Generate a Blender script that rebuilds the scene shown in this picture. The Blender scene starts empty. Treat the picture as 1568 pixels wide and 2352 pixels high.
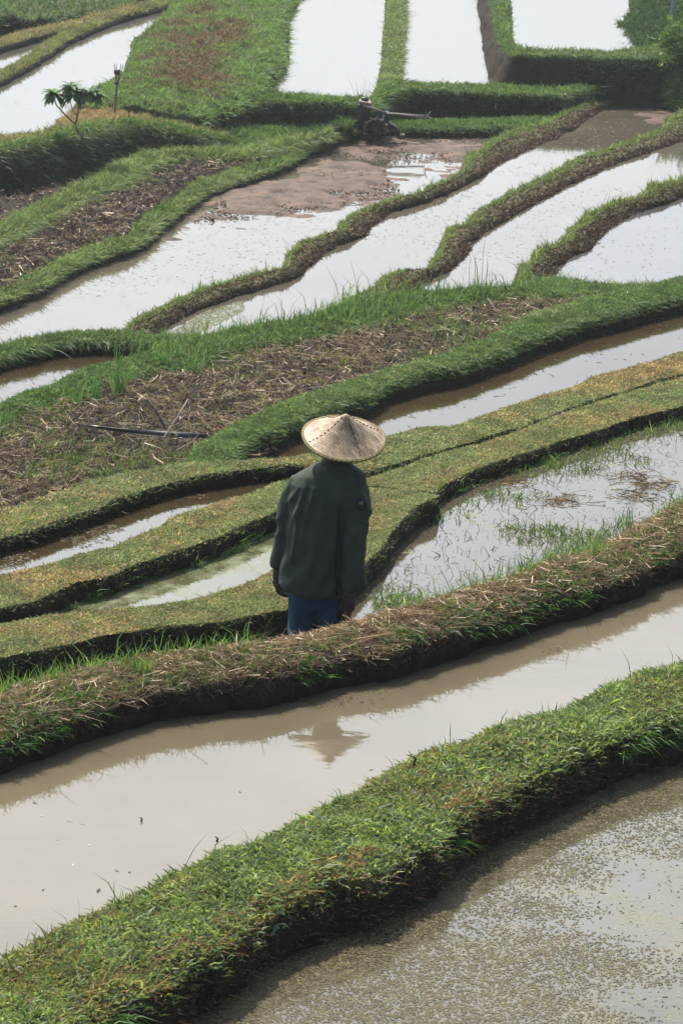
import bpy, bmesh, math, random
import numpy as np
from mathutils import Vector, Matrix
R = math.radians
rng = np.random.default_rng(7)
random.seed(7)
scene = bpy.context.scene

# ------------------------------------------------------------------ camera
FP = 7140.0                        # focal length in units of the 1568-wide picture
PITCH, ROLL = R(17.0), R(2.8)
ZC = 12.0                          # camera height; levels below are given relative to it
_f = Vector((0, math.cos(PITCH), -math.sin(PITCH)))
_u0 = Vector((0, math.sin(PITCH), math.cos(PITCH)))
_r0 = Vector((1, 0, 0))
_r = _r0 * math.cos(ROLL) + _u0 * math.sin(ROLL)
_u = -_r0 * math.sin(ROLL) + _u0 * math.cos(ROLL)
cd = bpy.data.cameras.new('camera')
cam = bpy.data.objects.new('camera', cd)
scene.collection.objects.link(cam)
cam.matrix_world = Matrix(((_r.x, _u.x, -_f.x, 0), (_r.y, _u.y, -_f.y, 0), (_r.z, _u.z, -_f.z, ZC), (0, 0, 0, 1)))
cd.sensor_fit = 'HORIZONTAL'; cd.sensor_width = 36.0; cd.lens = FP / 1568 * 36
cd.clip_start = 0.5; cd.clip_end = 3000
cd.dof.use_dof = True; cd.dof.focus_distance = 17.2; cd.dof.aperture_fstop = 32.0
scene.camera = cam

# ------------------------------------------------------------------ sky, sun, exposure
SUN_EL, SUN_AZ = 55.0, 34.0        # azimuth: degrees to the left of straight ahead
w = bpy.data.worlds.new('World'); scene.world = w; w.use_nodes = True
nt = w.node_tree; nt.nodes.clear()
wo = nt.nodes.new('ShaderNodeOutputWorld'); bg = nt.nodes.new('ShaderNodeBackground')
sky = nt.nodes.new('ShaderNodeTexSky'); sky.sky_type = 'NISHITA'; sky.sun_disc = False
sky.sun_elevation = R(SUN_EL); sky.sun_rotation = R(-SUN_AZ)
sky.air_density = 1.0; sky.dust_density = 2.5; sky.ozone_density = 1.0
tc = nt.nodes.new('ShaderNodeTexCoord'); mp = nt.nodes.new('ShaderNodeMapping')
mp.inputs['Scale'].default_value = (1.6, 1.6, 5.0)
cn = nt.nodes.new('ShaderNodeTexNoise'); cn.inputs['Scale'].default_value = 1.9; cn.inputs['Detail'].default_value = 7; cn.inputs['Roughness'].default_value = .55
cr = nt.nodes.new('ShaderNodeValToRGB')
cr.color_ramp.elements[0].position = .36; cr.color_ramp.elements[0].color = (0, 0, 0, 1)
cr.color_ramp.elements[1].position = .60; cr.color_ramp.elements[1].color = (1, 1, 1, 1)
mx = nt.nodes.new('ShaderNodeMixRGB'); mx.blend_type = 'MIX'
mx.inputs['Color2'].default_value = (19.3, 20.6, 21.6, 1)       # bright thin cloud
fm = nt.nodes.new('ShaderNodeMath'); fm.operation = 'MULTIPLY_ADD'; fm.inputs[1].default_value = .30; fm.inputs[2].default_value = .62
nt.links.new(tc.outputs['Generated'], mp.inputs['Vector']); nt.links.new(mp.outputs[0], cn.inputs['Vector'])
sx = nt.nodes.new('ShaderNodeSeparateXYZ'); nt.links.new(tc.outputs['Generated'], sx.inputs[0])
dp = nt.nodes.new('ShaderNodeVectorMath'); dp.operation = 'DOT_PRODUCT'; nt.links.new(tc.outputs['Generated'], dp.inputs[0])
dp.inputs[1].default_value = (-math.sin(R(10)) * math.cos(R(28)), math.cos(R(10)) * math.cos(R(28)), math.sin(R(28)))
gl = nt.nodes.new('ShaderNodeMapRange'); gl.interpolation_type = 'SMOOTHSTEP'      # bright veil of cloud around the sun
gl.inputs['From Min'].default_value = .45; gl.inputs['From Max'].default_value = .95
gl.inputs['To Min'].default_value = .03; gl.inputs['To Max'].default_value = 1.0
nt.links.new(dp.outputs['Value'], gl.inputs['Value'])
lo = nt.nodes.new('ShaderNodeMapRange')                        # dimmer through the thick air near the horizon
lo.inputs['From Min'].default_value = .10; lo.inputs['From Max'].default_value = .39
lo.inputs['To Min'].default_value = .13; lo.inputs['To Max'].default_value = 1.0
nt.links.new(sx.outputs['Z'], lo.inputs['Value'])
hz = nt.nodes.new('ShaderNodeMath'); hz.operation = 'MULTIPLY'; nt.links.new(gl.outputs[0], hz.inputs[0]); nt.links.new(lo.outputs[0], hz.inputs[1])
hm = nt.nodes.new('ShaderNodeMath'); hm.operation = 'MULTIPLY'; nt.links.new(hz.outputs[0], hm.inputs[1])
nt.links.new(cn.outputs['Fac'], cr.inputs[0]); nt.links.new(cr.outputs[0], fm.inputs[0]); nt.links.new(fm.outputs[0], hm.inputs[0]); nt.links.new(hm.outputs[0], mx.inputs['Fac'])
nt.links.new(sky.outputs[0], mx.inputs['Color1']); tn = nt.nodes.new('ShaderNodeMixRGB'); tn.inputs['Color1'].default_value = (1.0, .93, .86, 1); tn.inputs['Color2'].default_value = (1, 1, 1, 1)   # warm haze low down
nt.links.new(lo.outputs[0], tn.inputs['Fac'])
tm_ = nt.nodes.new('ShaderNodeMixRGB'); tm_.blend_type = 'MULTIPLY'; tm_.inputs['Fac'].default_value = 1
nt.links.new(mx.outputs[0], tm_.inputs['Color1']); nt.links.new(tn.outputs[0], tm_.inputs['Color2']); nt.links.new(tm_.outputs[0], bg.inputs['Color'])
bg.inputs['Strength'].default_value = 0.10
nt.links.new(bg.outputs[0], wo.inputs['Surface'])
sd = bpy.data.lights.new('sun', 'SUN'); sd.energy = 4.6; sd.angle = R(.55); sd.color = (1.0, .93, .82)
so = bpy.data.objects.new('sun', sd); scene.collection.objects.link(so)
_sv = Vector((-math.sin(R(SUN_AZ)) * math.cos(R(SUN_EL)), math.cos(R(SUN_AZ)) * math.cos(R(SUN_EL)), math.sin(R(SUN_EL))))
so.rotation_euler = _sv.to_track_quat('Z', 'Y').to_euler()
so.location = (0, 0, 30)
vs = scene.view_settings
vs.view_transform = 'Standard'; vs.look = 'None'; vs.gamma = 1.0; vs.exposure = 0.95; vs.use_curve_mapping = False
scene.cycles.max_bounces = 6; scene.cycles.transparent_max_bounces = 6
scene.cycles.sample_clamp_indirect = 6.0
scene.render.use_persistent_data = False

# ------------------------------------------------------------------ helpers
def P(x, y, z):
    """picture position -> the point of the level z (relative to the camera) seen there"""
    d = _f + _r * ((x - 784) / FP) + _u * ((1176 - y) / FP)
    t = z / d.z
    return Vector((d.x * t, d.y * t, z + ZC))

def Pn(a, z):
    a = np.asarray(a, float)
    f, r, u = (np.array(v) for v in (_f, _r, _u))
    d = f[None] + r[None] * ((a[:, :1] - 784) / FP) + u[None] * ((1176 - a[:, 1:2]) / FP)
    z = np.broadcast_to(np.asarray(z, float), (len(a),))
    t = z / d[:, 2]
    o = d * t[:, None]; o[:, 2] += ZC
    return o

def proj(a):
    """points -> where they appear in the picture (for choosing which plants grow where)"""
    q = np.asarray(a, float) - [0, 0, ZC]; f, r, u = (np.array(v) for v in (_f, _r, _u)); dd = q @ f
    return 784 + FP * (q @ r) / dd, 1176 - FP * (q @ u) / dd

def tag(o, label=None, cat=None, group=None, kind=None):
    if label: o['label'] = label
    if cat: o['category'] = cat
    if group: o['group'] = group
    if kind: o['kind'] = kind
    return o

def _h(ix, iy, iz):
    n = (ix.astype(np.int64) * 374761393 + iy.astype(np.int64) * 668265263 + iz.astype(np.int64) * 2147483647) & 0xffffffff
    n = ((n ^ (n >> 13)) * 1274126177) & 0xffffffff
    return ((n ^ (n >> 16)) & 0xffff) / 65535.0

def vn(p):
    p = np.asarray(p, float); i = np.floor(p).astype(np.int64); f = p - i; f = f * f * (3 - 2 * f)
    r = 0
    for dx in (0, 1):
        for dy in (0, 1):
            for dz in (0, 1):
                wt = (f[:, 0] if dx else 1 - f[:, 0]) * (f[:, 1] if dy else 1 - f[:, 1]) * (f[:, 2] if dz else 1 - f[:, 2])
                r = r + wt * _h(i[:, 0] + dx, i[:, 1] + dy, i[:, 2] + dz)
    return r

def fbm(p, s, o=3):
    r = 0; a = .5; t = 0
    p = np.asarray(p, float)
    for k in range(o):
        r = r + a * vn(p * s + 17.3 * k); t += a; s *= 2.1; a *= .5
    return r / t            # 0..1

def resample(pts, n, smooth=1):
    p = np.asarray(pts, float)
    L = np.concatenate([[0], np.cumsum(np.hypot(*np.diff(p, axis=0).T))])
    # catmull-like softening: insert, then smooth
    t = np.linspace(0, L[-1], n)
    q = np.stack([np.interp(t, L, p[:, 0]), np.interp(t, L, p[:, 1])], 1)
    k = max(1, int(n / L[-1] * 9 * smooth))
    if k > 1 and n > 3 * k:
        ker = np.hanning(2 * k + 3)[1:-1]; ker /= ker.sum()
        for c in range(2):
            pad = np.concatenate([2 * q[0, c] - q[k:0:-1, c], q[:, c], 2 * q[-1, c] - q[-2:-k - 2:-1, c]])
            q[:, c] = np.convolve(pad, ker, 'valid')
    return q

def newmesh(name, V, F, mat=None, smooth=True, col=None, attr=None):
    """V (n,3), F (m,k) one face size"""
    me = bpy.data.meshes.new(name)
    V = np.ascontiguousarray(V, np.float32); F = np.ascontiguousarray(F, np.int32)
    me.vertices.add(len(V)); me.vertices.foreach_set('co', V.ravel())
    m, k = F.shape
    me.loops.add(m * k); me.loops.foreach_set('vertex_index', F.ravel())
    me.polygons.add(m); me.polygons.foreach_set('loop_start', np.arange(0, m * k, k, dtype=np.int32))
    me.update(calc_edges=True)
    if smooth: me.polygons.foreach_set('use_smooth', np.ones(m, bool))
    if col is not None:
        a = me.color_attributes.new('Col', 'FLOAT_COLOR', 'POINT')
        c = np.ones((len(V), 4), np.float32); c[:, :3] = col
        a.data.foreach_set('color', c.ravel())
    if mat: me.materials.append(mat)
    o = bpy.data.objects.new(name, me); scene.collection.objects.link(o)
    return o

# ------------------------------------------------------------------ materials
def mat_new(name):
    m = bpy.data.materials.new(name); m.use_nodes = True
    n = m.node_tree; n.nodes.clear()
    return m, n, n.nodes.new('ShaderNodeOutputMaterial')

def N(n, t, **kw):
    x = n.nodes.new(t)
    for k, v in kw.items():
        if k in x.inputs: x.inputs[k].default_value = v
        else: setattr(x, k, v)
    return x

def ramp(n, stops):
    r = n.nodes.new('ShaderNodeValToRGB'); e = r.color_ramp.elements
    while len(e) < len(stops): e.new(.5)
    for i, (p, c) in enumerate(stops):
        e[i].position = p; e[i].color = (*c, 1) if len(c) == 3 else c
    return r

def leaf_mat(name, trans=.42, rough=.5, spec=.25):
    m, n, out = mat_new(name)
    at = N(n, 'ShaderNodeVertexColor', layer_name='Col')
    p = N(n, 'ShaderNodeBsdfPrincipled'); p.inputs['Roughness'].default_value = rough
    p.inputs['Specular IOR Level'].default_value = spec
    t = N(n, 'ShaderNodeBsdfTranslucent')
    br = N(n, 'ShaderNodeMixRGB', blend_type='MULTIPLY'); br.inputs[0].default_value = 1; br.inputs[2].default_value = (1.28, 1.20, .80, 1)
    mx = N(n, 'ShaderNodeMixShader'); mx.inputs[0].default_value = trans
    L = n.links.new
    L(at.outputs[0], p.inputs['Base Color']); L(at.outputs[0], br.inputs[1]); L(br.outputs[0], t.inputs[0])
    L(p.outputs[0], mx.inputs[1]); L(t.outputs[0], mx.inputs[2]); L(mx.outputs[0], out.inputs[0])
    return m

def soil_mat(name, dark, light, turf=None, scale=9.0, bump=.6, wet=0.0, rough=.9):
    m, n, out = mat_new(name); L = n.links.new
    tcn = N(n, 'ShaderNodeNewGeometry')
    n1 = N(n, 'ShaderNodeTexNoise', Scale=scale, Detail=8.0, Roughness=.65)
    n2 = N(n, 'ShaderNodeTexNoise', Scale=scale * 6, Detail=4.0, Roughness=.6)
    L(tcn.outputs['Position'], n1.inputs['Vector']); L(tcn.outputs['Position'], n2.inputs['Vector'])
    r = ramp(n, [(.32, dark), (.72, light)]); L(n1.outputs['Fac'], r.inputs[0])
    p = N(n, 'ShaderNodeBsdfPrincipled'); p.inputs['Roughness'].default_value = rough
    p.inputs['Specular IOR Level'].default_value = .15 + wet
    colour = r.outputs[0]
    if turf:
        rt = ramp(n, [(.3, turf[0]), (.7, turf[1])]); L(n2.outputs['Fac'], rt.inputs[0])
        at = N(n, 'ShaderNodeVertexColor', layer_name='Col')
        sp = N(n, 'ShaderNodeSeparateColor'); L(at.outputs[0], sp.inputs[0])
        mxx = N(n, 'ShaderNodeMixRGB'); L(sp.outputs[0], mxx.inputs[0]); L(colour, mxx.inputs[1]); L(rt.outputs[0], mxx.inputs[2])
        colour = mxx.outputs[0]
    L(colour, p.inputs['Base Color'])
    ad = N(n, 'ShaderNodeMath', operation='ADD'); L(n1.outputs['Fac'], ad.inputs[0]); L(n2.outputs['Fac'], ad.inputs[1])
    b = N(n, 'ShaderNodeBump'); b.inputs['Strength'].default_value = bump; b.inputs['Distance'].default_value = .03
    L(ad.outputs[0], b.inputs['Height']); L(b.outputs[0], p.inputs['Normal'])
    L(p.outputs[0], out.inputs[0])
    return m

def water_mat(name, mud=(.20, .145, .09), rip=.02, rip_scale=14, scum=None, scum_scale=2.0, scum_lo=.55, scum_hi=.62, rough=.03):
    """muddy water: brown body, mirror surface, faint ripples, optional floating scum"""
    m, n, out = mat_new(name); L = n.links.new
    g = N(n, 'ShaderNodeNewGeometry')
    nb = N(n, 'ShaderNodeTexNoise', Scale=rip_scale, Detail=3.0, Roughness=.5)
    mpn = N(n, 'ShaderNodeMapping'); mpn.inputs['Scale'].default_value = (.55, 1.0, 1.0)
    L(g.outputs['Position'], mpn.inputs[0]); L(mpn.outputs[0], nb.inputs['Vector'])
    nm = N(n, 'ShaderNodeTexNoise', Scale=1.3, Detail=5.0); L(g.outputs['Position'], nm.inputs['Vector'])
    rm = ramp(n, [(.3, tuple(c * .86 for c in mud)), (.7, tuple(min(1, c * 1.12) for c in mud))]); L(nm.outputs['Fac'], rm.inputs[0])
    p = N(n, 'ShaderNodeBsdfPrincipled'); p.inputs['Roughness'].default_value = rough; p.inputs['IOR'].default_value = 1.42
    L(rm.outputs[0], p.inputs['Base Color'])
    b = N(n, 'ShaderNodeBump'); b.inputs['Strength'].default_value = rip; b.inputs['Distance'].default_value = .05
    L(nb.outputs['Fac'], b.inputs['Height']); L(b.outputs[0], p.inputs['Normal'])
    if scum:
        ns = N(n, 'ShaderNodeTexNoise', Scale=scum_scale, Detail=9.0, Roughness=.72); L(g.outputs['Position'], ns.inputs['Vector'])
        rs = ramp(n, [(scum_lo, (0, 0, 0)), (scum_hi, (.92, .92, .92))]); L(ns.outputs['Fac'], rs.inputs[0])
        nf = N(n, 'ShaderNodeTexNoise', Scale=60.0, Detail=3.0); L(g.outputs['Position'], nf.inputs['Vector'])
        rf = ramp(n, [(.3, tuple(c * .6 for c in scum)), (.7, tuple(c * 1.4 for c in scum))]); L(nf.outputs['Fac'], rf.inputs[0])
        q = N(n, 'ShaderNodeBsdfPrincipled'); q.inputs['Roughness'].default_value = .7; L(rf.outputs[0], q.inputs['Base Color'])
        b2 = N(n, 'ShaderNodeBump'); b2.inputs['Strength'].default_value = .5; b2.inputs['Distance'].default_value = .01
        L(nf.outputs['Fac'], b2.inputs['Height']); L(b2.outputs[0], q.inputs['Normal'])
        s = N(n, 'ShaderNodeMixShader'); L(rs.outputs[0], s.inputs[0]); L(p.outputs[0], s.inputs[1]); L(q.outputs[0], s.inputs[2])
        L(s.outputs[0], out.inputs[0])
    else:
        L(p.outputs[0], out.inputs[0])
    return m

def plain(name, c, rough=.7, var=.25, scale=20, metal=0, bump=.2):
    m, n, out = mat_new(name); L = n.links.new
    t = N(n, 'ShaderNodeTexCoord')
    no = N(n, 'ShaderNodeTexNoise', Scale=float(scale), Detail=6.0); L(t.outputs['Object'], no.inputs['Vector'])
    r = ramp(n, [(.3, tuple(x * (1 - var) for x in c)), (.7, tuple(min(1, x * (1 + var)) for x in c))]); L(no.outputs['Fac'], r.inputs[0])
    p = N(n, 'ShaderNodeBsdfPrincipled'); p.inputs['Roughness'].default_value = rough; p.inputs['Metallic'].default_value = metal
    L(r.outputs[0], p.inputs['Base Color'])
    b = N(n, 'ShaderNodeBump'); b.inputs['Strength'].default_value = bump; b.inputs['Distance'].default_value = .01
    L(no.outputs['Fac'], b.inputs['Height']); L(b.outputs[0], p.inputs['Normal'])
    L(p.outputs[0], out.inputs[0]); return m

GRASS = leaf_mat('grass_blades')
STRAW = leaf_mat('dry_straw', trans=.12, rough=.6)
SOIL_TURF = soil_mat('turf_over_soil', (.011, .009, .007), (.038, .027, .018), turf=((.03, .035, .014), (.075, .085, .03)), scale=11)
SOIL_RAW = soil_mat('bare_soil', (.035, .021, .014), (.14, .085, .055), turf=((.06, .05, .025), (.12, .12, .05)), scale=10, bump=.8)
SOIL_STRAW = soil_mat('straw_soil', (.010, .008, .006), (.045, .030, .020), turf=((.022, .015, .010), (.075, .052, .033)), scale=12, bump=.8)
FIELD = soil_mat('ploughed_soil', (.010, .007, .006), (.045, .030, .022), scale=6, bump=1.0)
MUD = soil_mat('wet_mud', (.020, .012, .008), (.135, .076, .046), scale=4, bump=1.0, wet=.15, rough=.75)
GROUND = soil_mat('lower_ground', (.03, .035, .015), (.07, .08, .03), scale=1)
# ------------------------------------------------------------------ bunds, fields and other earth
SURF = {}
def ext(l, d=900):
    """carry an outline that leaves the view further on to either side"""
    l = [tuple(map(float, q)) for q in l]; a = b = 0
    if l[0][0] <= -290: sl = .3 if l[0][1] > 450 else 0; l.insert(0, (l[0][0] - d, l[0][1] + sl * d)); a = 1
    if l[-1][0] >= 1590: sl = .3 if l[-1][1] > 450 else 0; l.append((l[-1][0] + d, l[-1][1] - sl * d)); b = 1
    return l, a, b
def ribbon(key, label, far, near, z, zb, base=None, slope=.12, k=.6, crown=.03, zf=None, mat=None, jag=.03, rough=.03, topn=9,
           step=3.0, skirt=1.8, rnd=.02, sm=1.0, name='bund', kind='structure', lump=.02, front=True, cat='earth bank'):
    """a bank or field: far and near outline of its top (picture positions, level z), a face down to level zb"""
    mat = mat or SOIL_TURF
    (far, ea, eb), (near, _, _) = ext(far), ext(near)
    if base is not None: base = ext(base)[0]
    far = np.asarray(far, float); near = np.asarray(near, float)
    seg = np.hypot(*np.diff(far, axis=0).T); tot = seg.sum(); la = seg[0] if ea else 0; lb = seg[-1] if eb else 0
    Lf = np.hypot(*np.diff(far, axis=0).T).sum(); Ln = np.hypot(*np.diff(near, axis=0).T).sum()
    n = int(max(Lf, Ln) / step) + 8
    qf = resample(far, n, sm)
    if base is not None and near is far or k < 0: pass
    qb = resample(base, n, sm) if base is not None else None
    if near is not far and not (near.shape == far.shape and np.allclose(near, far)):
        qn = resample(near, n, sm)
    else:
        qn = qf + (qb - qf) * k
    z = np.interp(np.clip((np.linspace(0, tot, n) - la) / (tot - la - lb), 0, 1), np.linspace(0, 1, np.size(z)), np.atleast_1d(z))
    zF = z if zf is None else np.full(n, zf, float)
    F = Pn(qf, zF); Nn = Pn(qn, z)
    T = np.gradient(Nn[:, :2], axis=0); T /= np.linalg.norm(T, axis=1)[:, None] + 1e-9
    out = np.stack([T[:, 1], -T[:, 0]], 1)
    sgn = np.sign((out * (Nn[:, :2] - F[:, :2])).sum(1)); sgn = np.sign(np.convolve(sgn, np.ones(21), 'same')); sgn[sgn == 0] = 1
    out *= sgn[:, None]
    T2 = np.gradient(F[:, :2], axis=0); T2 /= np.linalg.norm(T2, axis=1)[:, None] + 1e-9
    outb = np.stack([T2[:, 1], -T2[:, 0]], 1); outb *= -(np.sign((outb * (Nn[:, :2] - F[:, :2])).sum(1)) + 1e-9)[:, None]
    # jagged rims
    j1 = (fbm(Nn, 3.0, 4) - .5) * 2 * jag; j2 = (fbm(F, 3.0, 4) - .5) * 2 * jag
    Nn[:, :2] += out * j1[:, None]; F[:, :2] += outb * j2[:, None]
    B = Nn.copy()
    if qb is not None:
        B = Pn(qb, zb)
    else:
        dz = (Nn[:, 2] - (zb + ZC))
        B[:, :2] = Nn[:, :2] + out * (slope * dz)[:, None]; B[:, 2] = zb + ZC
    rows = []; tops = []
    def off(A, o, d, dz): C = A.copy(); C[:, :2] += o * d; C[:, 2] += dz; return C
    rows.append(off(F, outb, .30, -skirt)); tops.append(0)
    rows.append(off(F, outb, .10, -.35)); tops.append(0)
    rows.append(off(F, outb, .03, -.07)); tops.append(.4)
    i0 = len(rows)
    for v in np.linspace(0, 1, topn):
        C = F + (Nn - F) * v
        e = min(v, 1 - v) * 2
        C[:, 2] += crown * math.sin(math.pi * v) ** .8 - rnd * max(0, 1 - e * 4)
        rows.append(C); tops.append(1.0)
    i1 = len(rows) - 1
    if front:
        for t in (.07, .2, .38, .58, .8, 1.0):
            C = Nn + (B - Nn) * t
            C[:, 2] -= rnd * (1 - t)
            bul = .35 * math.sin(math.pi * t) * .05
            C[:, :2] += out * bul
            rows.append(C); tops.append(max(0, .5 - t * 2.2))
        C = B.copy(); C[:, :2] += out * .05; C[:, 2] -= .25; rows.append(C); tops.append(0)
        C = B.copy(); C[:, :2] += out * .08; C[:, 2] -= max(.3, skirt - .4); rows.append(C); tops.append(0)
    i2 = len(rows)
    G = np.stack(rows)                      # rows, n, 3
    # ends close downwards
    def endcol(c, c2):
        t = c - c2; t = t / (np.linalg.norm(t, axis=1)[:, None] + 1e-9); q = c + t * .12; q[:, 2] = c[:, 2] - .7 * (np.array(tops) > 0) - .7; return q
    m = len(rows)
    flat = G.reshape(-1, 3)
    nz = (fbm(flat, 5.0, 4) - .5) * 2; nz2 = (fbm(flat + 50, 14.0, 3) - .5) * 2
    tt = np.repeat(np.array(tops), n)
    flat = flat.copy()
    flat[:, 2] += np.where(tt > .9, lump * nz * 1.2 + lump * .5 * nz2, lump * .4 * nz)
    oo = np.tile(out, (m, 1)); fr = np.repeat((np.arange(m) > i1), n)
    flat[:, :2] += oo * ((nz * rough + nz2 * rough * .6) * fr)[:, None]
    G = flat.reshape(m, n, 3)
    Gs = G
    G = np.concatenate([endcol(G[:, 0], G[:, 4])[:, None], G, endcol(G[:, -1], G[:, -5])[:, None]], 1)
    n0, n = n, n + 2
    idx = np.arange(m * n).reshape(m, n)
    # want top faces up: winding (r0c0, r0c1, r1c1, r1c0)
    A0, A1, A2 = G[i0, 0 + n // 2], G[i0, n // 2 + 1], G[i0 + 1, n // 2 + 1]
    up = np.cross(A1 - A0, A2 - A1)[2]
    Fq = np.stack([idx[:-1, :-1], idx[:-1, 1:], idx[1:, 1:], idx[1:, :-1]], -1).reshape(-1, 4)
    if up < 0: Fq = Fq[:, ::-1]
    col = np.zeros((m * n, 3)); col[:, 0] = np.repeat(tops, n)
    o = newmesh(name, G.reshape(-1, 3), Fq, mat, True, col)
    tag(o, label, cat, kind=kind)
    SURF[key] = dict(G=Gs, top=(i0, i1), face=(i1, min(i2, i1 + 6)), out=out, n=n0)
    px_, _ = proj(Gs[i1]); wc = np.where((px_ > -330) & (px_ < 1840), 1.0, .3)
    SURF[key]['w'] = wc
    return o

def sample(key, cnt, part='top', edge=None, vr=None):
    """random points on a part of a bank; returns points, outward direction, v (0..1 across), u"""
    S = SURF[key]; G = S['G']
    r0, r1 = S['top'] if part == 'top' else S['face']
    if part == 'face' and vr is None: vr = (0, 1)
    if vr:
        a = r0 + (r1 - r0) * vr[0]; b = r0 + (r1 - r0) * vr[1]
    else: a, b = r0, r1
    sub = G[r0:r1 + 1]
    A = np.linalg.norm(np.cross(sub[1:, :-1] - sub[:-1, :-1], sub[:-1, 1:] - sub[:-1, :-1]), axis=2)
    rr = np.arange(r0, r1)[:, None]
    A = A * ((rr + 1 > a) & (rr < b))
    # keep density even over the picture rather than over the ground
    Cc = sub[:-1, :-1]; dist = np.linalg.norm(Cc - np.array([0, 0, ZC]), axis=2)
    A = A / dist ** 1.2
    ins = (A * (S['w'][:-1] == 1)).sum(); A = A * S['w'][:-1]
    if ins > 0: cnt = int(cnt * min(A.sum() / ins, 1.6))
    pr = (A / A.sum()).ravel()
    c = rng.choice(len(pr), cnt, p=pr)
    i, j = np.divmod(c, A.shape[1])
    s, t = rng.random(cnt), rng.random(cnt)
    p = (sub[i, j] * ((1 - s) * (1 - t))[:, None] + sub[i + 1, j] * (s * (1 - t))[:, None]
         + sub[i, j + 1] * ((1 - s) * t)[:, None] + sub[i + 1, j + 1] * (s * t)[:, None])
    v = (i + s) / max(1, (r1 - r0))
    i_in = np.flatnonzero(S['w'] == 1); j0, j1 = i_in[0], i_in[-1]
    return p, S['out'][j], v, (j + t - j0) / max(1, j1 - j0)

# colour families for blades (leaf colours; the dark one also carries wall shade)
G_LUSH = [(.035, .115, .02), (.055, .15, .025), (.03, .09, .025), (.09, .19, .035)]
G_MID = [(.06, .13, .03), (.09, .17, .04), (.045, .09, .03), (.12, .19, .05)]
G_TURF = [(.10, .16, .045), (.14, .18, .06), (.07, .13, .035), (.19, .18, .08)]
G_DRY = [(.26, .17, .09), (.20, .13, .07), (.32, .24, .13), (.15, .09, .055)]
G_STRAW = [(.34, .25, .16), (.24, .165, .105), (.15, .10, .065), (.42, .33, .22), (.10, .065, .045)]
G_ALGAE = [(.16, .15, .07), (.13, .11, .05), (.20, .19, .10), (.09, .07, .04)]
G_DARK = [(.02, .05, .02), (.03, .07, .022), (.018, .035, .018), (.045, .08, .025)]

def pick(fam, n, jit=.18):
    a = np.array(fam)[rng.integers(0, len(fam), n)]
    return a * np.exp(rng.normal(0, jit, (n, 1)))

def unit(a): return a / (np.linalg.norm(a, axis=1)[:, None] + 1e-9)

def blade_arrays(p, d, L, W, bend, col):
    n = len(p)
    rv = rng.normal(size=(n, 3)); rv[:, 2] *= .25
    s = unit(np.cross(d, rv)) * (W * .5)[:, None]
    m = p + d * (L * .5)[:, None] + bend * (L * .15)[:, None]
    t = p + d * (L * .88)[:, None] + bend * (L * .6)[:, None]
    V = np.stack([p - s, p + s, m - s * .8, m + s * .8, t], 1).reshape(-1, 3)
    b = (np.arange(n) * 5)[:, None]
    F = np.stack([b + [0, 1, 3], b + [0, 3, 2], b + [2, 3, 4]], 1).reshape(-1, 3)
    return V, F, np.repeat(col, 5, 0)

class Patch:
    """collects blades; build() links them as one mesh"""
    def __init__(s): s.V = []; s.F = []; s.C = []; s.k = 0
    def add(s, V, F, C): s.V.append(V); s.F.append(F + s.k); s.C.append(C); s.k += len(V)
    def grass(s, p, L, W, lean=.5, out=None, droop=0, fam=G_MID, Lv=.35, fam2=None, mask=None, jit=.18):
        n = len(p)
        if not n: return s
        d = rng.normal(0, lean, (n, 3)); d[:, 2] = 1
        if out is not None: d[:, :2] += out * (np.asarray(droop) * np.ones(n))[:, None]
        d = unit(d)
        bend = rng.normal(0, .5, (n, 3)); bend[:, 2] = -np.abs(bend[:, 2]) * .7
        if out is not None: bend[:, :2] += out * (np.asarray(droop) * np.ones(n))[:, None] * .6; bend[:, 2] -= np.asarray(droop) * .6
        ll = L * np.exp(rng.normal(0, Lv, n))
        c = pick(fam, n, jit)
        if fam2 is not None:
            c2 = pick(fam2, n, jit); c = np.where(mask[:, None], c2, c)
        s.add(*blade_arrays(p, d, ll, W * np.exp(rng.normal(0, .2, n)), bend, c)); return s
    def lying(s, p, L, W, fam, tilt=.25, dirn=None, jit=.2, lift=.01):
        n = len(p)
        if not n: return s
        a = rng.random(n) * 2 * np.pi
        d = np.stack([np.cos(a), np.sin(a), rng.normal(0, tilt, n)], 1)
        if dirn is not None: d[:, :2] += dirn
        d = unit(d)
        q = p.copy(); q[:, 2] += lift * rng.random(n)
        ll = L * np.exp(rng.normal(0, .4, n))
        bend = rng.normal(0, .25, (n, 3))
        s.add(*blade_arrays(q - d * (ll * .4)[:, None], d, ll, W * np.exp(rng.normal(0, .25, n)), bend, pick(fam, n, jit))); return s
    def build(s, name, label, cat, mat=None, kind='stuff', group=None):
        o = newmesh(name, np.concatenate(s.V), np.concatenate(s.F), mat or GRASS, False, np.concatenate(s.C))
        if label or cat or kind: tag(o, label, cat, group, kind)
        return o

def water(name, label, top, bottom, z, mat):
    pts = ext(top)[0] + list(reversed(ext(bottom)[0]))
    bm = bmesh.new(); f = bm.faces.new([bm.verts.new(P(x, y, z)) for x, y in pts])
    f.normal_update()
    if f.normal.z < 0: f.normal_flip()
    me = bpy.data.meshes.new(name); bm.to_mesh(me); bm.free(); me.materials.append(mat)
    o = bpy.data.objects.new(name, me); scene.collection.objects.link(o)
    return tag(o, label, 'water', kind='structure')
def sh(l, dy, dx=0): return [(x + dx, y + dy) for x, y in l]

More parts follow.
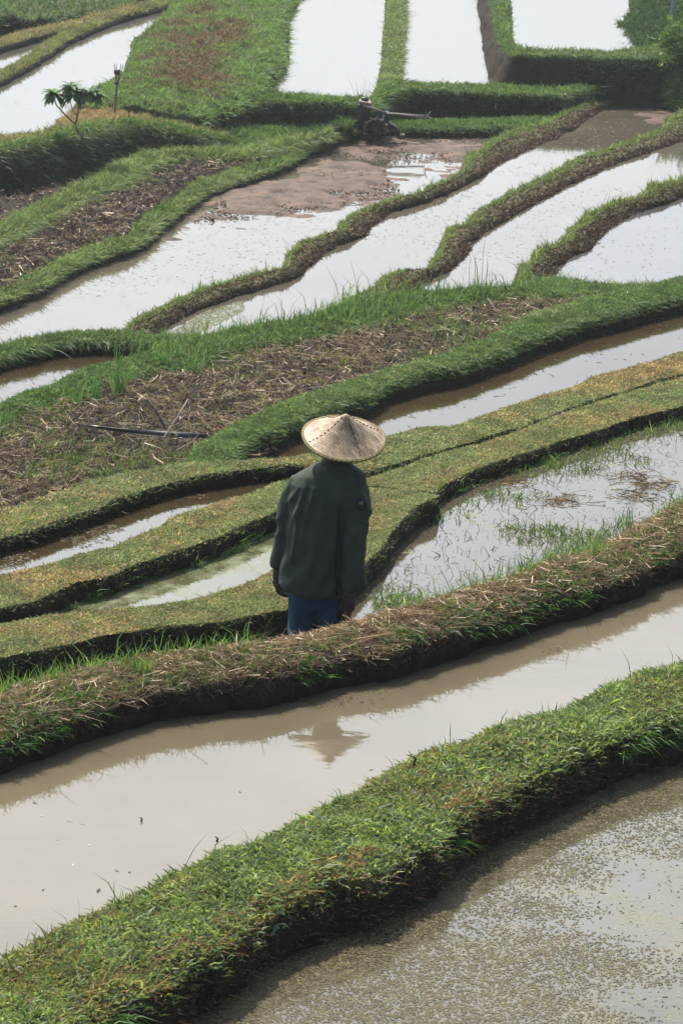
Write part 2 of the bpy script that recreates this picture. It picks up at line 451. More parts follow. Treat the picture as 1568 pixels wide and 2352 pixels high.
# ---- outlines (positions in the 1568 x 2352 picture)
A_far = [(-420,2420),(-150,2275),(0,2202),(102,2156),(205,2097),(328,2036),(492,1961),(651,1902),(764,1832),(841,1791),(913,1763),(990,1727),(1092,1688),(1205,1652),(1302,1617),(1379,1581),(1451,1550),(1568,1505),(1800,1400)]
A_near = [(-300,2700),(-50,2530),(180,2400),(300,2295),(415,2225),(520,2165),(600,2110),(690,2062),(750,2030),(850,2022),(900,1995),(1000,1945),(1060,1890),(1150,1830),(1280,1750),(1420,1690),(1568,1648),(1800,1560)]
B_far = [(-300,1650),(0,1589),(102,1558),(226,1533),(359,1512),(513,1497),(641,1471),(764,1440),(867,1415),(969,1389),(1092,1353),(1225,1307),(1369,1266),(1430,1230),(1482,1194),(1568,1148),(1800,1060)]
B_near = [(-300,1780),(0,1704),(102,1673),(231,1627),(349,1591),(513,1565),(615,1550),(764,1517),(918,1487),(1051,1451),(1174,1410),(1277,1374),(1431,1323),(1568,1261),(1800,1170)]
C_far = [(-300,1460),(0,1430),(102,1415),(256,1399),(359,1392),(441,1376),(538,1353),(605,1322),(650,1300),(700,1262),(745,1200),(790,1135),(851,1117),(930,1126),(1003,1138)]
C_near = [(-300,1580),(0,1512),(77,1497),(179,1476),(246,1458),(410,1438),(513,1428),(615,1407),(661,1400),(740,1378),(800,1335),(841,1292),(882,1251),(908,1205),(959,1163),(1006,1142)]
D_far = [(-300,1400),(0,1320),(51,1312),(128,1294),(190,1271),(267,1253),(297,1235),(379,1204),(400,1187),(487,1158),(651,1103),(740,1110),(836,1101),(928,1071),(990,1052),(1092,1019),(1200,986),(1300,946),(1451,897),(1568,866),(1800,800)]
D_near = [(-300,1500),(0,1399),(77,1379),(169,1340),(256,1322),(318,1294),(359,1281),(451,1251),(513,1225),(590,1194),(646,1171),(720,1143),(790,1125),(851,1116),(930,1124),(1000,1133),(1021,1115),(1072,1087),(1149,1059),(1226,1034),(1302,1008),(1379,987),(1456,957),(1568,933),(1800,860)]
E_far = [(-300,1260),(0,1172),(102,1141),(205,1108),(308,1085),(410,1064),(538,1058),(641,1054),(728,1041),(882,1003),(969,982),(1036,980),(1123,949),(1226,913),(1328,885),(1352,869),(1431,846),(1568,808),(1800,730)]
E_near = [(-300,1330),(0,1238),(102,1207),(231,1165),(256,1151),(359,1117),(451,1095),(564,1077),(656,1069),(740,1072),(831,1090),(938,1054),(990,1038),(1082,1013),(1200,978),(1300,938),(1451,890),(1568,858),(1800,792)]
F_far = [(395,1085),(431,1059),(446,1028),(502,998),(564,957),(667,921),(743,895),(804,875),(867,854),(1010,818),(1097,782),(1174,748),(1226,714),(1328,686),(1482,657),(1568,634),(1800,570)]
F_near = [(520,1090),(533,1054),(543,1034),(590,1008),(641,982),(702,960),(764,938),(840,912),(885,884),(893,884),(933,869),(1051,844),(1123,818),(1226,777),(1318,746),(1440,712),(1568,680),(1800,620)]
H_far = [(-300,1060),(0,928),(51,905),(128,882),(179,857),(246,839),(308,823),(359,800),(426,777),(492,770),(605,744),(667,739),(759,708),(815,684),(892,677),(995,667),(1174,664),(1251,673),(1370,682)]
H_near = [(-300,1090),(0,972),(51,948),(102,940),(169,912),(231,890),(292,872),(385,856),(461,840),(538,808),(641,787),(718,780),(804,762),(867,744),(969,722),(1046,706),(1123,695),(1200,686),(1302,692),(1380,690)]
I_far = [(-300,860),(0,796),(62,778),(154,765),(205,762),(287,765),(333,773),(426,777),(480,775)]
I_near = [(-300,900),(0,820),(77,799),(154,786),(256,783),(333,789),(400,797),(470,798)]
J_far = [(250,785),(277,765),(308,734),(344,716),(410,685),(487,657),(579,632),(651,621),(656,591),(682,560),(733,542),(774,537),(778,514),(815,488),(882,462),(933,455),(995,429),(1051,403),(1068,393),(1067,356),(1102,349),(1123,328),(1174,302),(1246,287),(1287,261),(1369,231),(1405,222),(1480,220),(1568,222),(1800,215)]
J_base = [(330,790),(359,770),(410,734),(461,708),(564,673),(641,652),(687,632),(718,606),(754,577),(790,557),(841,539),(856,519),(903,483),(969,465),(1051,432),(1123,391),(1200,349),(1277,318),(1328,292),(1359,267),(1395,244),(1430,234),(1568,234),(1800,228)]
K_far = [(780,705),(815,682),(856,662),(867,642),(913,624),(974,624),(995,596),(1015,550),(1026,527),(1062,519),(1082,493),(1144,457),(1215,421),(1272,396),(1303,369),(1354,354),(1446,323),(1492,305),(1523,294),(1530,268),(1568,251),(1800,180)]
K_base = [(900,705),(939,675),(990,642),(1041,616),(1082,570),(1087,550),(1113,534),(1200,483),(1277,442),(1354,402),(1431,369),(1503,345),(1568,323),(1800,260)]
L_far = [(1170,680),(1182,657),(1190,616),(1215,606),(1226,580),(1287,560),(1303,529),(1344,493),(1405,468),(1477,450),(1487,427),(1533,419),(1568,411),(1800,360)]
L_base = [(1250,680),(1262,648),(1277,624),(1287,606),(1354,570),(1385,534),(1431,503),(1497,473),(1568,455),(1800,400)]
M_far = [(1180,660),(1230,642),(1272,638),(1354,652),(1431,657),(1520,655)]
M_near = [(1180,684),(1250,684),(1300,686),(1370,690),(1431,690),(1520,680)]
N_far = [(-300,790),(0,670),(41,665),(51,642),(128,606),(195,570),(256,552),(295,550),(303,519),(333,493),(400,457),(461,411),(554,383),(631,368),(667,347),(718,308),(790,291),(822,291)]
N_base = [(-300,830),(0,708),(92,680),(133,647),(190,624),(267,593),(338,573),(379,529),(410,503),(461,465),(564,427),(667,385),(738,345),(790,322),(826,310)]
P_far = [(-300,640),(0,519),(77,483),(144,452),(169,429),(231,411),(246,393),(308,363),(359,355),(461,353),(538,354),(615,333),(700,318),(760,305)]
P_near = [(-300,680),(0,560),(77,519),(144,493),(215,449),(287,423),(318,393),(410,368),(513,367),(590,364),(640,345),(710,326),(770,312)]
R_far = [(-300,325),(0,312),(77,312),(128,294),(141,272),(165,255),(300,258),(400,262),(470,285),(538,322)]
R_near = [(-300,395),(0,352),(77,340),(154,322),(215,308),(287,292),(359,299),(461,318),(500,326),(535,338)]
T_l = [(168,250),(190,222),(231,193),(292,154),(308,92),(333,67),(385,22),(450,-60),(520,-160)]
T_r = [(452,270),(540,244),(595,207),(641,144),(649,118),(654,77),(651,41),(669,0),(700,-80),(720,-160)]
WL_far = [(430,272),(470,258),(513,240),(560,222),(595,208),(667,220),(740,224),(804,227),(842,227)]
WL_near = [(440,288),(470,272),(520,254),(580,238),(660,236),(740,240),(804,242),(838,246)]
V_far = [(846,238),(856,222),(880,200),(918,187),(1020,194),(1118,196),(1200,200),(1277,203),(1379,188),(1425,172),(1500,150),(1650,120)]
V_near = [(846,256),(872,224),(918,206),(1020,210),(1123,216),(1200,218),(1277,222),(1354,206),(1410,196),(1500,186),(1650,180)]
U_l = [(905,-160),(887,0),(885,51),(877,144),(870,180),(860,208)]
U_r = [(940,-160),(927,0),(929,31),(924,92),(919,175),(913,200)]
X_far = [(1125,-160),(1140,0),(1174,41),(1179,97),(1205,111),(1300,116),(1415,120),(1500,110)]

# levels
zA, zW0, zW1, zB = -5.0, -5.215, -5.49, -5.33
zC, zW2, zD, zW3, zE, zW4 = -5.76, -5.895, -5.80, -5.92, -5.79, -5.885
zF, zW5, zH, zI, zW6 = -7.72, -7.90, -8.13, -8.19, -8.32
zW7, zW8, zW9, zW10 = -10.2, -10.0, -9.72, -9.42
zJ, zK, zL, zM, zN, zP_ = -9.91, -9.63, -9.33, -9.25, -10.07, -9.95
zR, zT, zW11, zW12, zW13 = -9.48, -9.52, -9.65, -9.71, -9.74

ribbon('A', 'thick bright green grassy bund nearest the camera, above the scummy pool', A_far, A_near, zA, zW0, slope=.06, crown=.03, jag=.05, sm=1.3, rough=.045, topn=14, lump=.03)
ribbon('B', 'straw covered bund that hides the farmer below the knees', B_far, B_near, zB, zW1, slope=.05, crown=.035, rnd=.03, jag=.05, rough=.04, topn=12, lump=.03, mat=SOIL_STRAW)
ribbon('C', 'short mown bund running behind the farmer and bending round to his right', C_far, C_near, zC, -6.0, slope=.06, crown=.004, jag=.03, topn=12, lump=.012, rnd=0, rough=.02)
ribbon('D', 'long mown strip just beyond the weedy water, forming a wide lawn at right', D_far, D_near, zD, zW2 - .03, slope=.06, crown=.004, jag=.03, topn=12, lump=.012, rnd=0, rough=.02)
ribbon('E', 'brownish mown strip along the near side of the ploughed field', E_far, E_near, zE, zW4, slope=.06, crown=.004, jag=.03, topn=10, lump=.012, rnd=0, rough=.02)
ribbon('F', 'deep green bund between the ploughed field and the long channel at right', F_far, F_near, zF, zW5, slope=.2, crown=.04, jag=.04, lump=.03)
ribbon('G', 'ploughed field of dark clods and dry straw beyond the mown strips', H_near, sh(E_far[:7], 70) + [(600,1050),(690,985),(760,925),(860,880),(1010,850),(1120,800),(1226,745),(1380,705)], -7.84, -8.0, zf=-8.16, crown=0, jag=0, lump=.085, rough=0, topn=100, mat=FIELD, name='field', front=False, cat='field', step=4)
ribbon('H', 'lush green bund with tall rice along the far side of the ploughed field', H_far, H_near, zH, -8.25, slope=.5, crown=.06, jag=.05, lump=.04)
ribbon('I', 'narrow green bund behind the small dark pool at left', I_far, I_near, zI, zW6, slope=.2, crown=.03, jag=.03)
for kk, lab, fa, ba, zz, zw in (('J', 'wavy bund of fresh soil below the muddy paddy', J_far, J_base, zJ, zW8), ('K', 'wavy earth bund between the two long mirror paddies', K_far, K_base, zK, zW9), ('L', 'wavy earth bund rising at the right edge, with grass on its back', L_far, L_base, zL, zW10)):
    ribbon(kk, lab, fa, fa, zz, zw, base=ba, k=.62, crown=.03, jag=.05, rough=.05, lump=.05, mat=SOIL_RAW, step=2.5, sm=.35)
ribbon('M', 'low grassy corner bund below the right mirror paddy', M_far, M_near, zM, -9.5, crown=.03)
ribbon('N', 'winding grassy bund with a dark foot along the left of the muddy paddy', N_far, N_far, zN, zW7, base=N_base, k=.62, crown=.04, jag=.06, lump=.04, step=2.5)
ribbon('N2', 'thin grassy ledge behind the tractor', [(800,285),(903,279),(1020,275),(1150,272),(1251,268),(1320,250)], [(800,296),(903,292),(1020,295),(1200,290),(1262,293),(1330,270)], -10.03, zW7, slope=.2, crown=.02)
ribbon('O', 'ploughed strip of brown clods between two grassy bunds at left', P_near, N_far, -10.02, -10.2, crown=.02, zf=-10.02, lump=.12, rough=0, topn=40, mat=FIELD, name='field', front=False, cat='field', step=4)
ribbon('Pb', 'grassy bund curving above the ploughed strip at left', P_far, P_near, zP_, -10.1, slope=.4, crown=.08, jag=.06, lump=.05)
ribbon('O2', 'dark ploughed patch at the foot of the grassy wall at left', [(-300,420),(0,412),(102,414),(231,404),(300,366)], [(-300,660),(0,540),(77,500),(169,450),(300,380)], -10.05, -10.3, crown=0, lump=.1, topn=30, mat=FIELD, name='field', front=False, cat='field', step=4)
ribbon('Q', 'raised terrace under the small tree with a tall dark grassy wall', R_far, R_near, [-9.6, -9.58, -9.5, zR, zR, -9.5, -9.6, -9.7, -9.95], -10.1, slope=.18, crown=.06, jag=.1, rough=.09, lump=.06)
ribbon('S', 'low green shelf between the tree terrace and the tractor', [(420,290),(520,292),(600,300),(708,304),(804,284)], [(500,350),(560,352),(620,334),(720,318),(810,292)], -9.93, -10.1, crown=.03, lump=.06)
ribbon('T', 'rough green slope with bare brown patches between the far paddies', T_l, T_r, zT, -9.9, slope=.3, crown=.12, jag=.12, rough=.1, lump=.12, topn=24)
ribbon('WL', 'tall dark grassy wall below the left white paddy', WL_far, WL_near, [-9.85] + [-9.64] * 9, -10.08, slope=.12, crown=.04, jag=.1, rough=.08, lump=.05)
ribbon('V', 'long dark grassy wall behind the tractor', V_far, V_near, [-9.62] * 3 + [-9.66] * 8, -10.1, slope=.12, crown=.05, jag=.1, rough=.08, lump=.05)
ribbon('U', 'straight green path between the two white paddies', U_l, U_r, -9.65, -9.8, slope=.3, skirt=.4, crown=.04, jag=.05, lump=.03)
ribbon('X', 'raised bank holding the highest paddy at upper right', [(1185,-160),(1169,0),(1174,41),(1179,97),(1205,112),(1300,116),(1415,118),(1620,90)], [(1105,-160),(1131,0),(1141,51),(1152,103),(1172,126),(1277,129),(1385,134),(1620,135)], -9.1, -9.75, skirt=.8, slope=.32, crown=.05, jag=.1, rough=.08, lump=.05)
ribbon('Z', 'grassy hillock at the upper right corner', [(1470,-200),(1452,0),(1450,28),(1418,62),(1412,110),(1408,150),(1400,190)], [(1900,-200),(1900,0),(1880,40),(1800,140),(1740,190),(1600,200),(1430,205)], [-8.9, -8.9, -8.95, -9.1, -9.5, -9.9], -10.0, slope=.4, crown=.35, jag=.1, lump=.12, topn=26)
ribbon('AA', 'pale grassy strip curving between the two upper left pools', [(-300,300),(0,162),(51,136),(103,97),(164,62),(260,36),(379,2),(460,-20)], [(-300,350),(0,186),(77,143),(154,92),(256,46),(379,12),(470,-12)], -9.55, zW11, slope=.3, crown=.03, jag=.05)
ribbon('BB', 'thin pale strip above the smallest pool at upper left', [(-300,170),(0,88),(51,70),(190,42),(205,30),(308,3),(420,-40)], [(-300,200),(0,106),(77,84),(205,52),(300,28),(420,-20)], -9.5, -9.7, slope=.2, crown=.03)
ribbon('CC', 'dark grassy terrace at the upper left corner', [(-300,-160),(0,-160),(200,-160),(420,-160)], [(-300,100),(0,38),(120,42),(230,22),(330,0)], -9.45, -9.7, slope=.2, crown=.05, lump=.1, topn=24)
gr = newmesh('ground', [(-400, -5, ZC - 6.3), (400, -5, ZC - 6.3), (-400, 12, ZC - 6.6), (400, 12, ZC - 6.6), (-400, 45, ZC - 11.3), (400, 45, ZC - 11.3), (-400, 62, ZC - 11.2), (400, 62, ZC - 11.2), (-2500, 2500, ZC - 11.2), (2500, 2500, ZC - 11.2)],
             [(0, 1, 3, 2), (2, 3, 5, 4), (4, 5, 7, 6), (6, 7, 9, 8)], GROUND, False)
tag(gr, 'green valley floor far below and around the terraces', 'ground', kind='structure')

# ---- water
MW0 = water_mat('scummy_water', mud=(.05, .045, .03), rip=.012, scum=(.105, .094, .048), scum_scale=3.5, scum_lo=.46, scum_hi=.74)
MW1 = water_mat('brown_channel', mud=(.097, .080, .053), rip=.012, rip_scale=13)
MW2 = water_mat('weedy_water', mud=(.05, .042, .03), rip=.012, scum=(.10, .11, .05), scum_scale=3.2, scum_lo=.60, scum_hi=.66)
MW3 = water_mat('green_water', mud=(.06, .06, .03), rip=.02, scum=(.10, .11, .052), scum_scale=2.6, scum_lo=.46, scum_hi=.60)
MW5 = water_mat('amber_channel', mud=(.032, .023, .012), rip=.010)
MW7 = water_mat('paddy_water', mud=(.07, .06, .045), rip=.012, rip_scale=8, scum=(.12, .11, .065), scum_scale=2.2, scum_lo=.70, scum_hi=.76)
MW11 = water_mat('far_water', mud=(.06, .055, .05), rip=.01, rip_scale=6)
water('water', 'pool of grey water and brown scum at the lower right corner', [(x, y + 40) for x, y in A_near], [(-300, 3100), (2300, 3100)], zW0, MW0)
water('water', 'brown channel in front of the farmer, mirroring his hat', sh(B_near, 15), sh(A_far, 330), zW1, MW1)
water('water', 'weedy flooded paddy to the right of the farmer', sh(C_near[:9], 12) + [(740,1375),(800,1320),(830,1260),(880,1200),(930,1140),(1000,1110)] + sh(D_near[17:], -14), sh(B_far, 330), zW2, MW2)
water('water', 'shallow weedy strip of water to the left of the farmer', sh(D_near[:11], -12) + [(735, 1150), (790,1140)], sh(C_far[:9], 108) + [(735,1330),(790,1250)], zW3, MW3)
water('water', 'narrow wet ditch between two mown strips at left', sh(E_near, -6), sh(D_far, 85), zW4, MW5)
water('water', 'long bright channel beyond the lawn at right', [(440,1110)] + sh(F_near[1:], -10), [(440,1500)] + sh(E_far[6:], 520), zW5, MW5)
water('water', 'small dark pool at the left edge beyond the ploughed field', sh(I_near, -8), sh(H_far[:9], 90) + [(470,890)], zW6, MW5)
water('water', 'large pale paddy with emerging mud below the tractor', sh(N_base, -8) + [(850,296),(930,296),(1123,296),(1246,282)], [(-300,1400),(0,1350),(400,1200),(690,900),(1000,600),(1300,330)], zW7, MW7)
water('water', 'second mirror paddy winding up to the right edge', [(x, y - 8) for x, y in J_base], [(330,1250),(900,1150),(1200,800),(1800,500)], zW8, MW7)
water('water', 'third mirror paddy crossing the right edge', [(x, y - 8) for x, y in K_base], [(900,1200),(1300,1100),(1800,700)], zW9, MW7)
water('water', 'fourth paddy, plain and bright at the right edge', [(x, y - 8) for x, y in L_base], [(1250,1100),(1800,1000)], zW10, MW11)
water('water', 'white pool beyond the small tree at left', [(-300,340),(0,180),(77,138),(154,88),(256,44),(379,8),(480,-20),(560,-160)], [(-300,420),(0,345),(200,330),(420,240),(420,100),(560,60),(640,-160)], zW11, MW11)
water('water', 'smallest white pool at the upper left', [(-300,190),(0,98),(77,76),(205,44),(320,10)], [(-300,330),(0,175),(60,150),(170,80),(330,30)], -9.63, MW11)
water('water', 'white paddy above the tractor, left of the green path', [(650,-160),(915,-160)], [(480,245),(600,228),(740,232),(835,236),(905,200),(915,-160)], zW12, MW11)
water('water', 'white paddy between the green path and the raised bank', [(915,-160),(1160,-160)], [(895,208),(1000,204),(1160,208),(1160,-160)], zW13, MW11)
water('water', 'highest white paddy at the upper right', [(1165,-160),(1560,-160)], [(1160,122),(1200,122),(1500,124),(1560,40)], -9.16, MW11)
# ------------------------------------------------------------------ grass, straw and weeds (nobody could count them)
def dens(key, cnt, v=None, **k): return sample(key, cnt, 'top', vr=v, **k)

def turf(key, cnt, L, W, fam, label, fam2=None, patch=1.2, thr=.55, face=0, faceL=None, drop=.9, name='grass', lean=.6, edge=0, facefam=None, extra=None, ulo=0, mfun=None):
    g = Patch()
    p, o, v, u = sample(key, cnt)
    mk = None
    if fam2 is not None:
        cnt = len(p); mk = fbm(p + 9, patch, 4) + rng.normal(0, .10, cnt) > thr
        if mfun is not None: mk = mfun(p) + (fbm(p + 9, 1.1, 4) - .5) * 1.6 + rng.normal(0, .12, cnt) > .5
    hn = .6 + .9 * fbm(p + 40, 7.0 if L < .05 else 2.0, 3)
    g.grass(p, L * hn, W, lean=lean, fam=fam, fam2=fam2, mask=mk)
    g.C[-1] = g.C[-1] * np.repeat((.55 + .9 * fbm(p + 70, 9.0 if L < .05 else 2.5, 3))[:, None], 5, 0)     # clumps of darker and paler plants
    if edge:                                   # longer blades leaning over the near rim
        p, o, v, u = sample(key, edge, vr=(.88, 1))
        g.grass(p, L * 1.4, W, lean=.45, out=o, droop=drop, fam=fam)
        p, o, v, u = sample(key, edge // 2, 'face', vr=(0, .35)); p = p[u > ulo]; o = o[u > ulo]
        g.grass(p, L * 1.3, W, lean=.5, out=o, droop=drop * 1.3, fam=facefam or fam)
    if face:
        p, o, v, u = sample(key, face, 'face', vr=(0, 1)); p = p[u > ulo]; o = o[u > ulo]
        g.grass(p, faceL or L, W, lean=.5, out=o, droop=drop, fam=facefam or G_DARK)  # blades on the face coloured darker, the shade of the wall put into them
    if extra: extra(g)
    return g.build(name, label, 'grass')

def ex_A(g):
    p, o, v, u = sample('A', 6000); m = fbm(p + 3, 2.2, 3) > .54
    g.lying(p[m], .05, .005, G_DRY)
    p, o, v, u = sample('A', 8000, vr=(.8, 1)); m = fbm(p + 7, 1.6, 3) > .5
    g.lying(p[m], .06, .005, G_DRY, dirn=o[m] * .8)
    p, o, v, u = sample('A', 6000, 'face', vr=(0, 1))
    g.grass(p, .025, .006, lean=1.4, out=o, droop=.6, fam=[(.12, .075, .045), (.05, .035, .02), (.22, .145, .09), (.03, .02, .015)])
    p, o, v, u = sample('A', 2500, 'face', vr=(0, .5)); m = fbm(p + 2, 1.7, 3) > .5
    g.grass(p[m], .075, .006, lean=.5, out=o[m], droop=1.2, fam=G_LUSH)
    p, o, v, u = sample('A', 260, vr=(0, .5)); g.grass(p, .11, .005, lean=.25, fam=G_MID)
turf('A', 70000, .027, .0085, G_A if 'G_A' in globals() else [(.15, .22, .075), (.20, .27, .09), (.09, .15, .055), (.25, .31, .11), (.15, .19, .13)], 'dense bright green leafy grass covering the bund nearest the camera', fam2=[(.18, .20, .07), (.10, .15, .05), (.20, .18, .09)], patch=1.5, thr=.635, edge=2600, drop=.35, lean=1.2, extra=ex_A)

# B: straw mulch with fresh shoots
g = Patch()
p, o, v, u = sample('B', 19000); g.lying(p, .055, .0048, G_STRAW, tilt=.3, lift=.02)
p, o, v, u = sample('B', 2600, vr=(.3, 1)); g.lying(p, .13, .0042, [(.40, .30, .20), (.30, .21, .14), (.48, .38, .26)], tilt=.12, lift=.03)
p, o, v, u = sample('B', 9000, vr=(0, .45)); g.lying(p, .075, .005, [(.34, .25, .16), (.28, .20, .13), (.42, .33, .22)], tilt=.2, lift=.03)
p, o, v, u = sample('B', 5000, 'face', vr=(0, .5)); g.lying(p, .06, .0038, [(.05, .035, .022), (.03, .022, .016), (.09, .06, .04)], tilt=1.2, dirn=o * .15, lift=.01)  # straw on the face coloured darker to stand for its shade
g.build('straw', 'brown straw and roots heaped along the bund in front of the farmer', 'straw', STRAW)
g = Patch()
p, o, v, u = sample('B', 8500); m = fbm(p + 1, 1.8, 3) > .44
g.grass(p[m], .06, .0045, lean=.5, fam=G_MID)
p, o, v, u = sample('B', 4200, vr=(.7, 1)); m = fbm(p + 5, 2.0, 3) > .45
g.grass(p[m], .05, .0055, lean=.6, out=o[m], droop=.8, fam=G_LUSH)
p, o, v, u = sample('B', 1800, 'face', vr=(0, .4)); m = fbm(p + 5, 2.0, 3) > .5
g.grass(p[m], .05, .006, lean=.6, out=o[m], droop=1.0, fam=G_LUSH)
p, o, v, u = sample('B', 1500, vr=(0, .18)); far_ = (p[:, 0] < P(650, 1470, zB).x) | (p[:, 0] > P(900, 1420, zB).x); m = (fbm(p + 8, 1.1, 2) > .5) | (u < .42); m &= far_
g.grass(p[m], .13, .005, lean=.28, fam=[(.11, .22, .05), (.15, .27, .06), (.08, .17, .04)])
g.build('grass', 'thin fresh grass shoots growing through the straw covered bund', 'grass')

TURFC = [(.175, .235, .10), (.13, .20, .08), (.235, .27, .135), (.085, .135, .06), (.31, .28, .17)]
DRYC = [(.36, .26, .15), (.29, .22, .12), (.44, .35, .22), (.19, .13, .08)]
turf('C', 70000, .015, .0048, TURFC, 'short mown turf on the bund behind the farmer', fam2=DRYC, patch=2.2, thr=.57, edge=2500, drop=.2, lean=1.1)
turf('D', 95000, .016, .0058, TURFC, 'short mown turf on the long lawn strip', fam2=DRYC, patch=1.6, thr=.58, edge=3000, drop=.2, lean=1.1)
turf('E', 70000, .017, .0066, TURFC, 'short browned turf on the strip beside the ploughed field', fam2=DRYC, patch=1.2, thr=.53, edge=3500, drop=.3, lean=1.1)
g = Patch()
p, o, v, u = sample('C', 900, 'face', vr=(.4, 1)); m = u < .7; g.grass(p[m], .06, .005, lean=.4, fam=G_DARK)
p, o, v, u = sample('D', 2200, 'face', vr=(.7, 1)); m = fbm(p, 1.5, 3) > .5; g.grass(p[m], .05, .006, lean=.5, out=o[m], droop=.4, fam=G_MID)
p, o, v, u = sample('E', 900, 'face', vr=(.2, 1)); g.grass(p, .05, .007, lean=.5, out=o, droop=.7, fam=G_DARK)
g.build('grass', 'small dark weeds rooted on the cut sides of the mown strips', 'grass')
g = Patch()
for k_, n_, L_ in (('C', 900, .04), ('D', 1300, .045), ('E', 900, .05)):
    p, o, v, u = sample(k_, n_); m = fbm(p + 60, 2.5, 3) > .52; g.grass(p[m], L_, .0055, lean=.5, fam=G_MID)
g.build('grass', 'stray taller blades standing out of the mown strips', 'grass')

LUSHF = [(.082, .15, .052), (.11, .185, .062), (.055, .105, .04), (.145, .215, .08)]
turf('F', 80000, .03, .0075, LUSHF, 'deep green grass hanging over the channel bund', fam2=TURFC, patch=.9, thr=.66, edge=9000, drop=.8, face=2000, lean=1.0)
def ex_H(g):
    p, o, v, u = sample('H', 3400); m = fbm(p + 4, .8, 3) > .5
    m &= u > .36; g.grass(p[m], .13, .010, lean=.25, fam=LUSHF)
    p, o, v, u = sample('H', 350, vr=(0, .4)); p = p[u > .36]; g.grass(p, .32, .010, lean=.15, fam=G_MID)
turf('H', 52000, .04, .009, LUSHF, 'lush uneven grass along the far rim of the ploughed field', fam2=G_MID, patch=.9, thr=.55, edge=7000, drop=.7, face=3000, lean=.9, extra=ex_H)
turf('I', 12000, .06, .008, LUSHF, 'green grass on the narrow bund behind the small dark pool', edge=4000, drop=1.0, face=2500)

FARG = [(.12, .18, .06), (.155, .215, .08), (.095, .145, .05), (.18, .225, .10)]
BRN = [(.07, .045, .03), (.10, .065, .045), (.045, .03, .022), (.14, .09, .06)]
def bund_far(key, n, lab, L=.06, W=.013):
    g = Patch()
    p, o, v, u = sample(key, n)
    m = v + (fbm(p, 1.0, 3) - .5) * .7 < .52
    g.grass(p[m], L * (1.15 - .5 * v[m]), W, lean=.4, fam=FARG)
    p, o, v, u = sample(key, n // 8, vr=(0, .25)); m = fbm(p + 3, .6, 2) > .47
    g.grass(p[m], L * 2.0, W, lean=.25, fam=FARG)
    p, o, v, u = sample(key, n // 14); g.grass(p, L * .6, W, lean=.6, fam=G_MID)
    return g.build('grass', lab, 'grass')
bund_far('J', 22000, 'bright tufted grass along the back of the muddy paddy bund')
bund_far('K', 20000, 'bright tufted grass along the back of the middle earth bund')
bund_far('L', 14000, 'bright tufted grass along the back of the right hand earth bund')
g = Patch()
for k_, n_ in (('J', 9000), ('K', 9000), ('L', 7000), ('N', 5000)):
    p, o, v, u = sample(k_, n_, vr=(.35, 1)); g.lying(p, .06, .012, BRN, tilt=.6)
    p, o, v, u = sample(k_, n_, 'face', vr=(0, .9)); g.lying(p, .06, .012, BRN, tilt=.6)
g.build('dry_straw', 'crumbs of soil and root on the bare sides of the earth bunds', 'straw', STRAW)
turf('M', 9000, .09, .011, LUSHF, 'grass on the low corner bund', edge=1500)
turf('N', 42000, .07, .013, FARG, 'soft bright grass along the winding bund', edge=6000, drop=.6, fam2=G_MID, thr=.6)
turf('N2', 9000, .07, .013, G_MID, 'thin grass on the ledge behind the tractor', edge=1500)
turf('Pb', 26000, .12, .013, FARG, 'soft bright grass on the bund above the ploughed strip', edge=4000)
turf('S', 16000, .12, .014, G_MID, 'grass on the low shelf left of the tractor', fam2=G_DARK, thr=.58)
def ex_Q(g):
    p, o, v, u = sample('Q', 9000, vr=(.78, 1)); g.grass(p, .16, .014, lean=.35, out=o, droop=.4, fam=G_MID)
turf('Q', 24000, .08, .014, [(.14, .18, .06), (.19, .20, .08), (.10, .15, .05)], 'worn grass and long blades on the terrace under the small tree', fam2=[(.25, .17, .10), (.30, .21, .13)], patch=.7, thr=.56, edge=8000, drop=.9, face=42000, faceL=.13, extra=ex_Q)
SLOPE = [(.10, .19, .05), (.13, .22, .06), (.08, .14, .04)]
turf('T', 62000, .08, .015, SLOPE, 'rough grass on the broad slope between the far paddies', fam2=[(.12, .08, .05), (.17, .11, .07), (.06, .05, .03)], patch=.30, thr=.555, edge=3000, mfun=lambda p: (lambda xy: 1.15 - np.hypot((xy[0] - 440 - (140 - xy[1]) * .25) / 130, (xy[1] - 140) / 95) * .75)(proj(p)))
for k_, lab, n_ in (('WL', 'long grass hanging down the wall below the left white paddy', 16000), ('V', 'long grass hanging down the wall behind the tractor', 30000), ('X', 'grass on the raised bank of the highest paddy', 20000)):
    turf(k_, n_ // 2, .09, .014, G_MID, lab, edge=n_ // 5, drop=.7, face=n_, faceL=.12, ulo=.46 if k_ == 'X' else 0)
turf('U', 12000, .07, .013, FARG, 'even grass on the straight path between the white paddies', edge=1500)
turf('Z', 40000, .12, .018, [(.03, .07, .025), (.022, .05, .02), (.05, .10, .035)], 'deep grass on the upper right hillock', edge=4000, face=12000)  # blade colours darkened in place of shade from trees out of view
turf('AA', 14000, .07, .014, [(.17, .20, .08), (.22, .20, .10), (.12, .16, .05)], 'pale dry grass between the upper left pools')
turf('BB', 8000, .07, .014, [(.17, .20, .08), (.25, .18, .10)], 'pale grass on the thin strip above the smallest pool')
turf('CC', 24000, .12, .018, [(.05, .11, .03), (.035, .075, .02), (.08, .15, .04)], 'tall dark grass on the corner terrace', face=6000)

